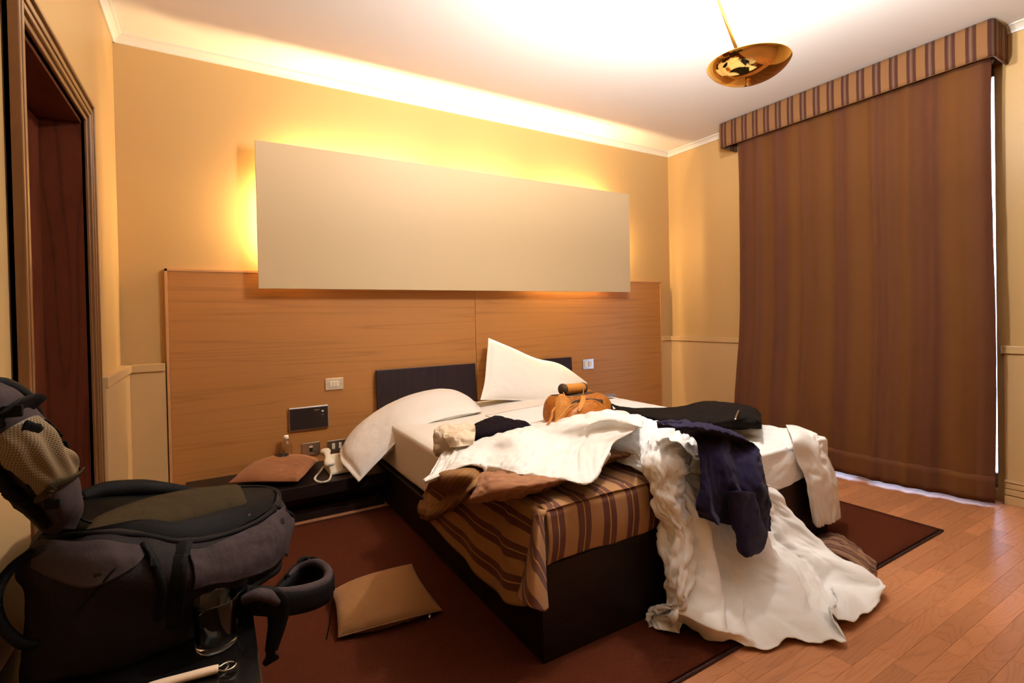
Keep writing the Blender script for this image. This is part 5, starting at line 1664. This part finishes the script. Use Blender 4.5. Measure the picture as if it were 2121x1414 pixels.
mk('buckle', V, [tuple(range(8)), tuple(range(15, 7, -1))] + [(i, 8 + i, 8 + (i + 1) % 8, (i + 1) % 8) for i in range(8)], 'pack_black', bp, smooth=False, bevel=0.001)
tube('left_haul_strap', [(0.122, -2.240, 0.705), (0.091, -2.260, 0.682), (0.076, -2.280, 0.643), (0.087, -2.300, 0.598), (0.119, -2.330, 0.566), (0.145, -2.330, 0.551)], 0.010, 'pack_black', bp, n=8)

# garment packed inside
og = thing('folded_garment', (0.35, -2.05, 0.60), 'folded dark olive garment packed inside the open backpack', 'clothes')
rows = [
    [(0.183, -2.020, 0.674), (0.280, -1.970, 0.674), (0.388, -1.950, 0.674), (0.480, -1.940, 0.667), (0.506, -1.950, 0.667)],
    [(0.186, -2.120, 0.696), (0.281, -2.080, 0.684), (0.390, -2.040, 0.672), (0.480, -2.020, 0.665), (0.513, -2.020, 0.661)],
    [(0.195, -2.200, 0.713), (0.292, -2.190, 0.691), (0.393, -2.150, 0.665), (0.466, -2.100, 0.656), (0.519, -2.070, 0.648)],
]
cushion('garment', rows, 0.06, 'olive', og, nu=70, nv=40, wr=0.006, seed=33, ws=11.0, bias=0.3)

# ================================================================== GLASS AND BOTTLE OPENER
gx_, gy_, _ = (0.437, -2.338, 0.452)
gl = thing('drinking_glass', (gx_, gy_, BZ), 'clear heavy-based glass tumbler standing on the black bench', 'glass')
GR, GH = 0.0435, 0.106
prof = [(0, 0.0005), (GR * 0.80, 0.0005), (GR * 0.90, 0.003), (GR * 0.93, 0.010), (GR, GH - 0.002), (GR - 0.0006, GH), (GR - 0.0018, GH - 0.001), (GR * 0.93 - 0.0022, 0.022), (GR * 0.80, 0.0145), (GR * 0.5, 0.0125), (0, 0.012)]
lathe('tumbler', prof, (gx_, gy_, BZ), 'glass', gl, n=72)
op = thing('bottle_opener', (0.379, -2.421, 0.455)[:2] + (BZ,), 'bottle opener with cream plastic handle and steel ring beside the tumbler', 'bottle opener')
a, b_ = np.array((0.317, -2.430, 0.460)), np.array((0.439, -2.445, 0.460))
d = b_ - a
d /= np.linalg.norm(d)
sd = np.cross(d, [0, 0, 1.0])
rings = []
for t, w_, h_ in [(0, 0.003, 0.003), (0.03, 0.0085, 0.006), (0.2, 0.0105, 0.0075), (0.5, 0.0095, 0.0078), (0.8, 0.0098, 0.0078), (0.97, 0.0095, 0.0075), (1.0, 0.0085, 0.0065)]:
    c = a + (b_ - a) * t
    c = c + np.array([0, 0, 0.0]) * t
    rings.append([c + sd * w_ * math.cos(q) + np.array([0, 0, 1]) * h_ * math.sin(q) for q in np.linspace(0, 2 * math.pi, 8, endpoint=False)])
loft('handle', rings, 'handle_cream', op, n=28, m=40)
c = b_ + d * 0.017
c[2] = BZ + 0.009
path = [c + d * 0.0145 * math.cos(q) * (1.0) + sd * 0.0135 * math.sin(q) for q in np.linspace(math.pi * 0.86, -math.pi * 0.86, 40)]
path = [b_ - d * 0.004 + sd * 0.004] + path + [b_ - d * 0.004 - sd * 0.004]
strap('opener_ring', path, 0.0052, 0.0030, 'chrome', op, side=(0, 0, 1), m=80)
strap('opener_lip', [c + sd * 0.0115 - d * 0.004, c + d * 0.001, c - sd * 0.0115 - d * 0.004], 0.004, 0.0022, 'chrome', op, side=(0, 0, 1), m=10)

# ================================================================== LEATHER RUCKSACK ON THE BED
lb = thing('leather_rucksack', (2.3, -1.3, MZ), 'tan leather rucksack standing open on the bed in front of the upright pillow', 'rucksack')
def lr(l, r, yb, yf_, z, bulge=0.0):
    xl, xr = l, r
    return [(xl, (yf_ + yb) / 2, z), (xl + 0.02, yf_ + 0.02, z), ((xl + xr) / 2 - 0.06, yf_ - bulge, z), ((xl + xr) / 2 + 0.06, yf_ - bulge, z), (xr - 0.02, yf_ + 0.02, z), (xr, (yf_ + yb) / 2, z), (xr - 0.02, yb, z), ((xl + xr) / 2, yb + 0.01, z), (xl + 0.02, yb, z)]


RR = [lr(2.10, 2.46, -1.19, -1.34, 0.527), lr(2.075, 2.50, -1.17, -1.36, 0.56, 0.01), lr(2.075, 2.50, -1.17, -1.36, 0.61, 0.012), lr(2.085, 2.48, -1.18, -1.345, 0.655, 0.006), lr(2.10, 2.44, -1.19, -1.33, 0.685), lr(2.11, 2.40, -1.20, -1.32, 0.70)]
loft('body', RR, 'leather', lb, n=70, m=50, noise_amp=0.007, ns=9.0, seed=3, cap=False, solid=0.003)
loft('lining', [lr(2.115, 2.395, -1.205, -1.315, 0.698), lr(2.13, 2.38, -1.22, -1.30, 0.64)], 'leather_dark', lb, n=40, m=6)
# half-round front pocket with pale piping
rows = [
    [(2.054, -1.372, 0.530), (2.124, -1.385, 0.528), (2.197, -1.390, 0.524), (2.284, -1.390, 0.518), (2.372, -1.380, 0.510), (2.456, -1.360, 0.507)],
    [(2.055, -1.375, 0.541), (2.095, -1.425, 0.587), (2.160, -1.440, 0.597), (2.245, -1.440, 0.597), (2.335, -1.425, 0.573), (2.447, -1.370, 0.527)],
    [(2.059, -1.375, 0.551), (2.100, -1.415, 0.624), (2.173, -1.425, 0.657), (2.259, -1.425, 0.659), (2.344, -1.415, 0.617), (2.444, -1.370, 0.545)],
    [(2.061, -1.372, 0.561), (2.119, -1.385, 0.636), (2.201, -1.390, 0.671), (2.288, -1.390, 0.673), (2.370, -1.385, 0.630), (2.449, -1.365, 0.555)],
]
gobj('front_pocket', rough_up(cgrid(rows, 44, 30), 0.003, 18, 5), 'leather', lb, 0.004)
tube('pocket_piping', [tuple(np.array(p) + [0, -0.004, 0.002]) for p in rows[-1]], 0.0045, 'leather_pale', lb, n=8)
gobj('opening', cgrid([[(2.146, -1.368, 0.668), (2.181, -1.368, 0.686), (2.272, -1.366, 0.685), (2.383, -1.362, 0.667)], [(2.135, -1.374, 0.643), (2.208, -1.376, 0.657), (2.292, -1.376, 0.662), (2.378, -1.372, 0.638)]], 24, 8), 'leather_dark', lb, 0.003)  # dark patch laid on the closed front, paints the shade of an opening
gobj('side_gusset', rough_up(cgrid([[(2.068, -1.330, 0.699), (2.091, -1.345, 0.725), (2.113, -1.360, 0.719), (2.148, -1.370, 0.679)], [(2.049, -1.350, 0.639), (2.071, -1.370, 0.645), (2.105, -1.378, 0.642), (2.138, -1.378, 0.654)], [(2.043, -1.360, 0.550), (2.049, -1.375, 0.552), (2.069, -1.380, 0.572), (2.108, -1.382, 0.621)]], 20, 24), 0.003, 20, 3), 'leather_pale', lb, 0.004)
# rolled top flap with dark ends
f0, f1 = np.array((2.166, -1.270, 0.737)), np.array((2.350, -1.220, 0.723))
tube('rolled_flap', [f0 + (f1 - f0) * t for t in (0, 0.3, 0.7, 1)], 0.030, 'leather_pale', lb, n=20)
for q in (f0, f1):
    dd = (f1 - f0) / np.linalg.norm(f1 - f0)
    tube('flap_binding', [q - dd * 0.007, q + dd * 0.007], 0.0325, 'leather_dark', lb, n=20, smoothpath=False)
gobj('flap_back', cgrid([[(2.186, -1.250, 0.665), (2.270, -1.240, 0.649), (2.366, -1.220, 0.642)], [(2.194, -1.240, 0.705), (2.279, -1.230, 0.693), (2.375, -1.210, 0.684)]], 20, 8), 'leather_dark', lb, 0.004)
gobj('right_gusset', cgrid([[(2.368, -1.220, 0.712), (2.405, -1.220, 0.703), (2.435, -1.220, 0.676)], [(2.344, -1.240, 0.676), (2.403, -1.240, 0.664), (2.464, -1.230, 0.639)], [(2.305, -1.270, 0.638), (2.378, -1.270, 0.624), (2.462, -1.250, 0.600)]], 16, 16), 'leather', lb, 0.004)
strap('closing_strap', [(2.274, -1.320, 0.696), (2.207, -1.400, 0.682), (2.165, -1.435, 0.659), (2.144, -1.445, 0.639)], [0.030, 0.030, 0.026, 0.014], 0.003, 'leather_pale', lb, side=(1, 0, 0))
lathe('button', [(0, 0.004), (0.005, 0.003), (0.007, 0)], (2.232, -1.432, 0.643), 'leather_dark', lb, n=16, axis=(0, -1, 0.2))
lathe('button', [(0, 0.004), (0.005, 0.003), (0.007, 0)], (2.218, -1.445, 0.617), 'leather_dark', lb, n=16, axis=(0, -1, 0.2))
strap('carry_strap', [(2.046, -1.360, 0.657), (2.012, -1.380, 0.642), (1.991, -1.400, 0.614), (1.938, -1.440, 0.588), (1.928, -1.450, 0.569)], 0.014, 0.003, 'leather', lb, side=(0.7, -0.7, 0))
strap('carry_strap', [(1.934, -1.450, 0.565), (1.982, -1.440, 0.593), (2.044, -1.430, 0.630), (2.093, -1.430, 0.667), (2.158, -1.410, 0.678)], 0.010, 0.003, 'leather_pale', lb, side=(0.3, 0, 1))
tube('drawstring', [(2.144, -1.300, 0.726), (2.153, -1.315, 0.704), (2.193, -1.320, 0.695), (2.279, -1.300, 0.690), (2.318, -1.270, 0.723)], 0.003, 'leather_pale', lb, n=6)

pn = (2.977, -0.706, 0.550)
o = box('spectacle_case', (pn[0] - 0.09, pn[1] - 0.03, pn[2] - 0.008), (pn[0] + 0.08, pn[1] + 0.03, pn[2] + 0.006), 'plate_grey', None, bevel=0.006)
o.name = 'notebook'
setp(o, 'thin grey notebook lying on the bed behind the leather rucksack', 'notebook')
